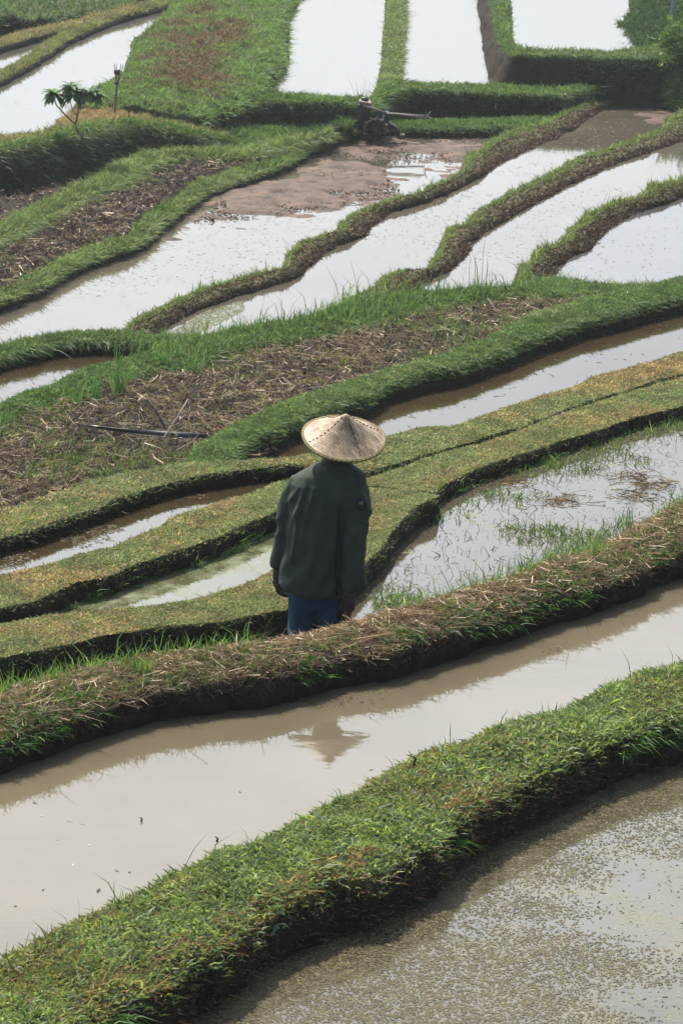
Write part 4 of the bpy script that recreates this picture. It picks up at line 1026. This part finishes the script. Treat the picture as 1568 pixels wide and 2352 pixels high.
# dark side panel with two red stripes on the right leg
for nm, xa, xb, mt, off_ in (('side_panel', 775, 806.5, DARKC, 0), ('stripe', 790, 795, REDC, .004), ('stripe', 800, 804, REDC, .004)):
    m = MB(); A_ = []; B_ = []; 
    cols = np.linspace(xa, xb, 9)
    grid = []
    for y in range(1352, 1606, 12):
        row = []
        c0, aw, bd, dc = 767, 39.5, .092, .012
        for x in cols:
            s_ = min(1, abs((x - c0) / aw)); yy = -bd * (1 - s_ ** 2.2) ** (1 / 2.2) if s_ < 1 else 0
            row.append(L(x, y, dc + yy - .012 - off_))
        grid.append(row)
    nr, nc = len(grid), len(cols)
    m.v = [tuple(p) for r_ in grid for p in r_]
    m.f = [(i * nc + j, i * nc + j + 1, (i + 1) * nc + j + 1, (i + 1) * nc + j) for i in range(nr - 1) for j in range(nc - 1)]
    m.build(nm, mt, trousers, solid=.003)

# hat
def hat_mat():
    m, n, out = mat_new('woven_bamboo'); K = n.links.new
    t = N(n, 'ShaderNodeTexCoord'); mp_ = N(n, 'ShaderNodeMapping'); mp_.inputs['Rotation'].default_value = (0, 0, R(38)); K(t.outputs['Object'], mp_.inputs[0])
    br = N(n, 'ShaderNodeTexBrick'); br.offset = .5; br.squash = 1
    for k_, v_ in (('Scale', 1.0), ('Mortar Size', .0009), ('Mortar Smooth', .3), ('Bias', 0.0), ('Brick Width', .034), ('Row Height', .0145)): br.inputs[k_].default_value = v_
    br.inputs['Color1'].default_value = (.54, .40, .245, 1); br.inputs['Color2'].default_value = (.26, .185, .115, 1); br.inputs['Mortar'].default_value = (.14, .10, .065, 1)
    K(mp_.outputs[0], br.inputs['Vector'])
    no = N(n, 'ShaderNodeTexNoise', Scale=16.0, Detail=4.0); K(t.outputs['Object'], no.inputs['Vector'])
    st = ramp(n, [(.35, (.55, .5, .46)), (.6, (1, 1, 1))]); K(no.outputs['Fac'], st.inputs[0])
    mu = N(n, 'ShaderNodeMixRGB', blend_type='MULTIPLY'); mu.inputs[0].default_value = .8; K(br.outputs['Color'], mu.inputs[1]); K(st.outputs[0], mu.inputs[2])
    p = N(n, 'ShaderNodeBsdfPrincipled'); p.inputs['Roughness'].default_value = .5; K(mu.outputs[0], p.inputs['Base Color'])
    tr = N(n, 'ShaderNodeBsdfTranslucent'); K(mu.outputs[0], tr.inputs[0])
    b = N(n, 'ShaderNodeBump'); b.inputs['Strength'].default_value = .5; b.inputs['Distance'].default_value = .002; b.invert = True
    K(br.outputs['Fac'], b.inputs['Height']); K(b.outputs[0], p.inputs['Normal'])
    mxs = N(n, 'ShaderNodeMixShader'); mxs.inputs[0].default_value = .22; K(p.outputs[0], mxs.inputs[1]); K(tr.outputs[0], mxs.inputs[2]); K(mxs.outputs[0], out.inputs[0]); return m
HATM = hat_mat(); RIM = plain('rim_band', (.10, .085, .035), .7, .3, 60); TIE = plain('rim_tie', (.34, .28, .09), .7, .2, 60); THREAD = plain('black_thread', (.02, .02, .02), .8)
prof = [(.0, .0), (.012, -.008), (.03, -.026), (.06, -.052), (.10, -.084), (.14, -.112), (.18, -.136), (.21, -.150), (.228, -.158)]
def hz_(r): return np.interp(r, [a for a, b in prof], [b for a, b in prof])
seg = 72; m = MB(); m.v.append((0, 0, 0))
rs = [.012, .03, .05, .07, .09, .11, .13, .15, .17, .19, .21, .22, .228]
for r_ in rs:
    for k in range(seg):
        t = 2 * math.pi * k / seg; rr = r_ * (1 + .012 * math.sin(3 * t + 1) + .008 * math.sin(5 * t))
        m.v.append((rr * math.cos(t), rr * math.sin(t), float(hz_(r_)) + .004 * math.sin(2 * t + .5) * r_ / .228 + .0012 * math.sin(9 * t) * r_ / .2))
for k in range(seg): m.f.append((0, 1 + k, 1 + (k + 1) % seg))
for i in range(len(rs) - 1):
    for k in range(seg):
        a = 1 + i * seg + k; b = 1 + i * seg + (k + 1) % seg; m.f.append((a, a + seg, b + seg, b))
hat = m.build('hat', HATM, None, solid=.004)
HR = Matrix.Rotation(R(3.5), 4, 'Y') @ Matrix.Rotation(R(17), 4, 'X')
hat.parent = person; hat.location = APEX - origin; hat.rotation_euler = HR.to_euler()
def rim_pt(t, r_=.228, dz=0): 
    rr = r_ * (1 + .012 * math.sin(3 * t + 1) + .008 * math.sin(5 * t)); return Vector((rr * math.cos(t), rr * math.sin(t), float(hz_(min(r_, .228))) + .004 * math.sin(2 * t + .5) * r_ / .228 + dz))
def child(mb, name, mat, par, solid=0):
    o = mb.build(name, mat, None, solid=solid); o.parent = par; return o
rb = MB(); N_ = 72
ring = [rim_pt(2 * math.pi * k / N_, .229, -.002) for k in range(N_)]
for k in range(N_):
    rb.ring_tube([ring[k], ring[(k + 1) % N_]], .0062, 8, cap=False)
rbo = child(rb, 'rim_binding', RIM, hat)
rib = []
for k in range(54 * 8 + 1):
    t = 2 * math.pi * k / (54 * 8); a = 2 * math.pi * k / 8; c_ = rim_pt(t, .229, -.002); rd = Vector((math.cos(t), math.sin(t), 0))
    rib.append(c_ + rd * (math.cos(a) * .0072) + Vector((0, 0, math.sin(a) * .0072)))
ti = MB(); ti.ring_tube(rib, .0014, 5)
child(ti, 'binding_tie', TIE, rbo)
yb = MB()
for k in range(N_):
    a, b = rim_pt(2 * math.pi * k / N_, .2215, .0035), rim_pt(2 * math.pi * (k + 1) / N_, .2215, .0035); yb.ring_tube([a, b], .002, 6, cap=False)
child(yb, 'edge_strip', TIE, hat)
for a0 in (-150, -58, 30, 118):
    stt = MB(); r_ = .022
    while r_ < .205:
        le = random.uniform(.009, .014); t = R(a0 + 2.5 * math.sin(r_ * 20)); t2 = R(a0 + 2.5 * math.sin((r_ + le) * 20) + random.uniform(-.6, .6))
        stt.ring_tube([rim_pt(t, r_, .0018), rim_pt(t2, r_ + le, .0022)], .0025, 5); r_ += le + random.uniform(.008, .012)
    child(stt, 'stitching', THREAD, hat)

# ---- small plumeria tree
LEAF = leaf_mat('broad_leaf', trans=.35, rough=.55, spec=.2); BARK = plain('grey_bark', (.10, .09, .07), .85, .3, 30)
tb = P(191, 322, zR + .0); YT = tb.y
def tc_(cx, cy, dy=0): return at(74.6 + cx * .1465 * .9996, 132.0 + cy * .1465, YT + dy)     # positions read in an enlarged view
tree = empty('plumeria_tree', tb, 'small plumeria tree with three leaf rosettes at the edge of the left terrace', 'tree')
tr = MB()
tr.ring_tube([tc_(830, 1400), tc_(800, 1290), tc_(760, 1215), tc_(700, 1130), tc_(672, 1040)], [.028, .024, .02, .018, .016], 8)
for pts, r0 in (([(672, 1040), (600, 975), (500, 880), (420, 790), (370, 735), (345, 640)], .014), ([(672, 1040), (700, 920), (715, 830), (735, 740)], .015), ([(735, 740), (700, 690), (660, 610)], .011),
                ([(735, 740), (800, 720), (860, 660), (930, 570)], .012), ([(700, 920), (650, 850), (620, 790), (595, 690), (600, 600)], .009), ([(790, 1250), (790, 1180), (850, 1120)], .008), ([(735, 740), (790, 680), (830, 620)], .010)):
    n_ = len(pts); tr.ring_tube([tc_(x, y, .05 * math.sin(i + x)) for i, (x, y) in enumerate(pts)], [r0 * (1 - .35 * i / n_) for i in range(n_)], 7)
tr.build('trunk', BARK, tree)
def rosette(mb, c, n, ln, down=.35):
    for k in range(n):
        a = 2 * math.pi * k / n * 2.4 + random.random(); el = random.uniform(-.65, .75) - down * .3
        d_ = Vector((math.cos(a) * math.cos(el), math.sin(a) * math.cos(el), math.sin(el))); l_ = ln * random.uniform(.75, 1.15)
        side = d_.cross(Vector((0, 0, 1))).normalized(); up = side.cross(d_)
        A_ = []; B_ = []; M_ = []
        for i in range(8):
            t = i / 7; w_ = ln * .15 * math.sin(math.pi * min(1, t * .92 + .04)) ** .8
            c_ = c + d_ * (l_ * t) + Vector((0, 0, -.30 * l_ * t * t)); A_.append(c_ + side * w_ + up * w_ * .3); B_.append(c_ - side * w_ + up * w_ * .3); M_.append(c_)
        mb.quad_strip(A_, M_); mb.quad_strip(M_, B_)
def leafobj(name, mb, parent, fam):
    V = np.array(mb.v); F = np.array(mb.f); k = len(V) // 32 + 1
    col = np.repeat(pick(fam, k, .15), 32, 0)[:len(V)]
    o = newmesh(name, V - np.array(parent_loc(parent)), F, LEAF, True, col); o.parent = parent; return o
PL = [(.055, .13, .04), (.08, .17, .05), (.04, .09, .03), (.12, .21, .07)]
for cx, cy, n_, ln in ((345, 560, 40, .27), (650, 540, 48, .28), (610, 440, 30, .25), (920, 530, 42, .27), (1020, 560, 22, .24), (870, 1100, 7, .13)):
    mb = MB(); rosette(mb, tc_(cx, cy), n_, ln); leafobj('leaf_rosette', mb, tree, PL)

# ---- split bamboo pole with an offering basket
BAM = plain('old_bamboo', (.19, .13, .085), .7, .25, 40); BASK = plain('dark_basket', (.03, .025, .025), .8)
pb = P(261, 266, zR + .0); YB = pb.y
def tp(cx, cy, dy=0): return at(74.6 + cx * .1465, 132.0 + cy * .1465, YB + dy)
pole = empty('bamboo_pole', pb, 'bamboo pole with splayed split top holding a small dark basket', 'offering pole')
m = MB(); m.ring_tube([tp(1275, 960), tp(1282, 880), tp(1302, 650), tp(1318, 480), tp(1325, 390)], [.026, .025, .022, .021, .022], 8); m.build('pole', BAM, pole)
for a, b, c in (((1315, 400), (1300, 250), (1278, 90)), ((1318, 400), (1312, 250), (1316, 85)), ((1335, 400), (1362, 250), (1388, 98)), ((1340, 410), (1380, 260), (1425, 105))):
    m = MB(); m.ring_tube([tp(*a), tp(*b, .03 * math.sin(a[0])), tp(*c, .05 * math.sin(c[0]))], [.010, .008, .006], 6); m.build('bamboo_split', BAM, pole)
m = MB(); m.ring_tube([tp(1325, 270), tp(1325, 250), tp(1322, 190)], [.02, .05, .055], 10); m.build('basket', BASK, pole)
m = MB(); m.ring_tube([tp(1315, 402), tp(1315, 370)], [.05, .045], 10); m.build('binding', BASK, pole)

# ---- walking tractor parked in the mud
RUST = plain('rusty_iron', (.06, .045, .038), .75, .4, 25, .3); WORN = plain('worn_paint', (.16, .12, .10), .6, .35, 30); PALE = plain('worn_edge', (.34, .30, .25), .6, .2, 40); DARKI = plain('dark_iron', (.025, .024, .024), .6, .3, 25, .4)
tb = P(858, 324, zW7); YK = tb.y
def tk(cx, cy, dy=0): return at(792.2 + cx * .14645, 206.7 + cy * .14645, YK + dy)
trac = empty('walking_tractor', tb, 'muddy two wheeled walking tractor with long handlebars parked in the paddy', 'tractor')
PX = (tk(100, 0) - tk(0, 0)).length / 100
m = MB(); m.box(tk(470, 480, .0), (300 * PX, .34, 170 * PX)); m.box(tk(330, 340, .0), (190 * PX, .30, 190 * PX)); m.ring_tube([tk(520, 400, -.18), tk(520, 400, .18)], .09, 14); m.build('engine', DARKI, trac, False, bevel=.02)
m = MB(); m.box(tk(315, 190, 0), (190 * PX, .30, 60 * PX), Matrix.Rotation(R(9), 3, 'Y')); m.build('fuel_tank', WORN, trac, False, bevel=.02)
m = MB(); m.ring_tube([tk(305, 165, 0), tk(305, 118, 0), tk(305, 105, 0)], [.072, .07, .04], 14); m.build('air_filter', DARKI, trac)
m = MB(); m.ring_tube([tk(240, 160, .12), tk(210, 260, .14), tk(215, 420, .14), tk(300, 560, .1)], .03, 8); m.box(tk(250, 330, -.05), (90 * PX, .2, 220 * PX)); m.build('guard', RUST, trac, False)
for dy in (-.13, .13):
    b_ = MB(); b_.ring_tube([tk(280, 245, dy), tk(470, 300, dy), tk(670, 370, dy), tk(800, 375, dy * 1.4), tk(1290, 415 + (20 if dy < 0 else -15), dy * 2.2)], [(.032, .022), (.034, .022), (.034, .022), (.028, .02), (.022, .018)], 8)
    b_.build('handlebar', WORN if dy < 0 else RUST, trac)
m = MB(); m.ring_tube([tk(290, 236, -.16), tk(480, 285, -.16), tk(665, 350, -.16)], .010, 6); m.ring_tube([tk(690, 352, -.2), tk(1240, 395, -.27)], .008, 6); m.build('bar_edge', PALE, trac)
m = MB(); m.ring_tube([tk(1290, 415, 0), tk(1310, 370, -.05), tk(1340, 330, -.08)], .010, 6); m.ring_tube([tk(1290, 400, 0), tk(1335, 430, .1), tk(1360, 440, .15)], .008, 6); m.build('control_lever', PALE, trac)
m = MB(); m.box(tk(650, 450, 0), (70 * PX, .3, 220 * PX)); m.box(tk(720, 560, 0), (120 * PX, .22, 90 * PX), Matrix.Rotation(R(30), 3, 'Y')); m.build('gearbox', DARKI, trac, False, bevel=.015)
m = MB(); m.ring_tube([tk(700, 520, 0), tk(790, 590, 0), tk(870, 680, 0)], .02, 7); m.box(tk(895, 720, 0), (80 * PX, .2, 70 * PX)); m.build('drag_skid', RUST, trac, False, bevel=.01)
for dy in (-.34, .34):
    wh = MB(); c_ = tk(480, 610, dy); rw = 165 * PX
    for off_ in (-.07, .07):
        ring = [c_ + Vector((math.cos(a) * rw, off_, math.sin(a) * rw)) for a in np.linspace(0, 2 * math.pi, 25)]; wh.ring_tube(ring, .014, 6, cap=False)
    w_o = wh.build('wheel', RUST, trac)
    lg = MB()
    for k in range(12):
        a = 2 * math.pi * k / 12; lg.box(c_ + Vector((math.cos(a) * rw, 0, math.sin(a) * rw)), (.09, .20, .012), Matrix.Rotation(-a + .5, 3, 'Y'))
        if k % 2 == 0: lg.ring_tube([c_, c_ + Vector((math.cos(a) * rw, 0, math.sin(a) * rw))], .012, 6)
    lg.ring_tube([c_ - Vector((0, .08, 0)), c_ + Vector((0, .08, 0))], .05, 10)
    lg.build('lug', DARKI, w_o, False)

# ---- things lying in the ploughed field
zG = -7.97
ps = empty('plastic_strip', P(350, 995, zG + .03), 'long black plastic strip lying across the ploughed field', 'plastic strip')
up_ = [(186, 976), (230, 980), (267, 984), (320, 987), (377, 990), (430, 993), (494, 998)]; lo_ = [(190, 978.5), (228, 985), (262, 990), (310, 997), (377, 1003), (430, 1007), (492, 1004)]
m = MB(); m.quad_strip([P(x, y, zG + .09) for x, y in up_], [P(x, y, zG + .045) for x, y in lo_])
m.build('strip', plain('black_plastic', (.018, .024, .03), .3, .2, 10, 0, .1), ps, solid=.006)
m = MB(); m.ring_tube([P(x, y, zG + .052) for x, y in lo_[1:]], .003, 5); m.build('folded_edge', plain('grey_plastic', (.12, .13, .14), .4), ps)
PALEW = plain('bleached_wood', (.36, .31, .27), .7, .15, 40)
def stick(lab, a, b, r0, r1, mat, za, dy=.12, name='stick'):
    A_ = P(*a, za); B_ = at(*b, A_.y + dy); mid = (A_ + B_) / 2 + Vector((.01, 0, .006))
    m = MB(); m.ring_tube([A_ - (B_ - A_) * .04, A_, mid, B_], [r0, r0, (r0 + r1) / 2, r1], 7)
    o = m.build(name, mat); return tag(o, lab, 'stick')
stick('pale straight stick leaning up from the black plastic strip', (378, 1003), (432, 916), .0085, .006, PALEW, zG + .05)
stick('dark brown stick leaning left above the black plastic strip', (381, 986), (336, 912), .012, .008, plain('brown_wood', (.05, .03, .022), .8, .3, 40), zG + .03)
DW = plain('wet_wood', (.015, .012, .012), .5, .2, 40)
stick('short black twig standing in the brown channel near the grassy bund', (496, 1937), (494, 1922), .006, .003, DW, zW1 - .01, .0, 'twig')
stick('tiny black twig standing in the brown channel further left', (321, 1891), (322, 1878), .0045, .003, DW, zW1 - .01, .0, 'twig')
stick('black stub on the water edge above the grassy bund', (948, 1758), (950, 1737), .007, .004, DW, zA + .02, .0, 'twig')
stick('thin dark stem standing in the long channel at right', (1131, 961), (1132, 947), .005, .003, DW, zW5, .0, 'twig')

# ---- upper right corner: post and bush
CONC = plain('weathered_concrete', (.26, .25, .24), .9, .15, 12)
pz = P(1542, 46, -8.75)
post = MB(); q = pz + Vector((0, 0, -.6)); tw = .0
post.ring_tube([q, pz, pz + Vector((.0, 0, .75))], [.045, .045, .045], 4); po = post.build('post', CONC, None, False, bevel=.006)
tag(po, 'grey concrete post on the hillock at the upper right corner', 'post')
bb = P(1590, 185, -9.5)
bush = empty('shrub', bb, 'leafy shrub leaning in from the upper right edge', 'shrub')
m = MB()
for k in range(7): a = k * .9; m.ring_tube([bb, bb + Vector((math.cos(a) * .2, math.sin(a) * .2, .5)), bb + Vector((math.cos(a) * .45, math.sin(a) * .45, .85))], [.02, .014, .006], 6)
m.build('stem', BARK, bush)
n_ = 5200; g = Patch(); cc = np.array(bb + Vector((0, 0, .72)))
cl = cc + rng.normal(0, 1, (60, 3)) * [.36, .36, .20]; ci = rng.integers(0, 60, n_)
p = cl[ci] + rng.normal(0, .085, (n_, 3)); d = unit(rng.normal(0, 1, (n_, 3)) + (p - cc) * 1.2 + [0, 0, .2])
g.add(*blade_arrays(p, d, .075 * np.exp(rng.normal(0, .3, n_)), np.full(n_, .035), rng.normal(0, .3, (n_, 3)), pick([(.06, .14, .04), (.10, .18, .05), (.04, .09, .03), (.16, .22, .06)], n_)))
fo = g.build('foliage', None, None, LEAF, None); fo.data.transform(Matrix.Translation(-bb)); fo.parent = bush

# ---- rice clumps and grass tufts one can tell apart
ORD = ['first', 'second', 'third', 'fourth', 'fifth', 'sixth', 'seventh', 'eighth', 'ninth', 'tenth', 'eleventh', 'twelfth', 'thirteenth', 'fourteenth', 'fifteenth', 'sixteenth', 'seventeenth', 'eighteenth', 'nineteenth', 'twentieth', 'twenty-first', 'twenty-second', 'twenty-third', 'twenty-fourth']
def clump(x, y, z, hpx, wpx, n, name, label, cat, group, fam, bw=.009, lean=.12):
    b = P(x, y, z); px = (b - Vector((0, 0, ZC))).length / FP
    h = hpx * px * 1.05; w_ = wpx * px * .5
    g = Patch(); p = np.array(b) + np.stack([rng.normal(0, w_ * .5, n), rng.normal(0, w_ * .5, n), np.full(n, -.02)], 1)
    d = rng.normal(0, lean, (n, 3)); d[:, 2] = 1; d[:, :2] += (p - np.array(b))[:, :2] / max(w_, .01) * .16
    bend = rng.normal(0, .22, (n, 3)); bend[:, 2] = -np.abs(bend[:, 2]) * .5
    g.add(*blade_arrays(p, unit(d), h * rng.uniform(.55, 1.12, n), np.full(n, bw), bend, pick(fam, n)))
    o = g.build(name, label, cat, GRASS, 'thing', group); o.data.transform(Matrix.Translation(-b)); o.location = b
    return o
RICE = [(.05, .14, .045), (.075, .18, .055), (.04, .10, .035), (.11, .21, .07)]
cl_ = sorted([(272,905,95,26,60),(223,915,75,26,40),(177,928,78,20,26),(110,940,34,18,22),(302,876,36,30,36),(15,968,40,26,30),(369,842,52,34,50),(410,826,52,34,50),(446,850,46,26,36),(477,815,44,34,40),(513,790,36,24,26),(587,772,60,14,16),(640,770,30,26,26),(764,728,52,30,44),(792,735,66,40,60),(843,716,44,36,40),(880,706,38,30,34),(925,690,26,24,24),(1015,683,34,26,26),(1092,672,52,16,18),(1126,668,32,22,22),(1215,670,26,20,18)])
for i, (x, y, h, w_, n) in enumerate(cl_):
    clump(x, y, -8.12, h, w_, n, 'rice_clump', f'{ORD[i]} rice clump from the left along the far rim of the field', 'rice plant', 'rice clumps along the rim of the ploughed field', RICE)
for i, (x, y, h, w_, n) in enumerate([(200, 770, 20, 20, 20)]):
    clump(x, y, zI + .03, h, w_, n, 'grass_tuft', 'spiky grass tuft on the narrow bund behind the dark pool', 'grass tuft', None, RICE)
for i, (x, y, h, w_, n) in enumerate([(795, 842, 44, 30, 30), (1067, 792, 44, 30, 30)]):
    clump(x, y, -8.0 - .05 * i, h, w_, n, 'grass_tuft', ('yellowish grass tuft in the middle of the ploughed field', 'yellowish grass tuft near the right end of the ploughed field')[i], 'grass tuft', 'yellowish tufts in the field', [(.16, .22, .06), (.22, .25, .09)])
bt = sorted([(10,1592,52,24,16),(67,1572,38,30,20),(123,1572,62,30,26),(159,1560,52,40,30),(236,1540,54,16,14),(277,1534,56,20,14),(323,1545,62,46,90),(441,1515,40,20,12),(472,1516,46,22,16),(574,1500,84,8,4),(1215,1318,34,30,22),(1359,1284,90,40,26),(1379,1270,56,34,30)])
for i, (x, y, h, w_, n) in enumerate(bt):
    clump(x, y, zB + .03, h, w_, n, 'grass_tuft', f'{ORD[i]} grass tuft from the left along the straw covered bund', 'grass tuft', 'grass tufts on the straw covered bund', [(.10, .19, .05), (.14, .24, .06), (.08, .14, .04)], bw=.0055, lean=.16)
# thin dry stems behind the tree and by the tractor
g = Patch()
for x0, x1, y0, y1, n_, z_ in ((130, 215, 232, 246, 40, zW11), (818, 850, 230, 236, 24, -9.66)):
    q = np.stack([rng.uniform(x0, x1, n_), rng.uniform(y0, y1, n_)], 1); p = Pn(q, z_); d = rng.normal(0, .12, (n_, 3)); d[:, 2] = 1
    g.add(*blade_arrays(p, unit(d), rng.uniform(.25, .6, n_), np.full(n_, .006), rng.normal(0, .15, (n_, 3)), pick([(.10, .12, .05), (.16, .14, .08)], n_)))
g.build('dry_stems', 'thin dry stems rising against the white pools', 'dry grass')

# ---- the humid air over the valley
hb = MB(); hb.box((0, 640, ZC - 6.0), (1700, 1310, 12.9)); 
HZ, n, out = mat_new('humid_air'); pv = N(n, 'ShaderNodeVolumePrincipled'); pv.inputs['Color'].default_value = (.86, .93, .95, 1); pv.inputs['Density'].default_value = .00045; pv.inputs['Anisotropy'].default_value = .3
n.links.new(pv.outputs[0], out.inputs['Volume'])
hz_o = hb.build('haze', HZ, None, False); tag(hz_o, 'thin humid haze lying over the terraces', 'haze', kind='stuff')
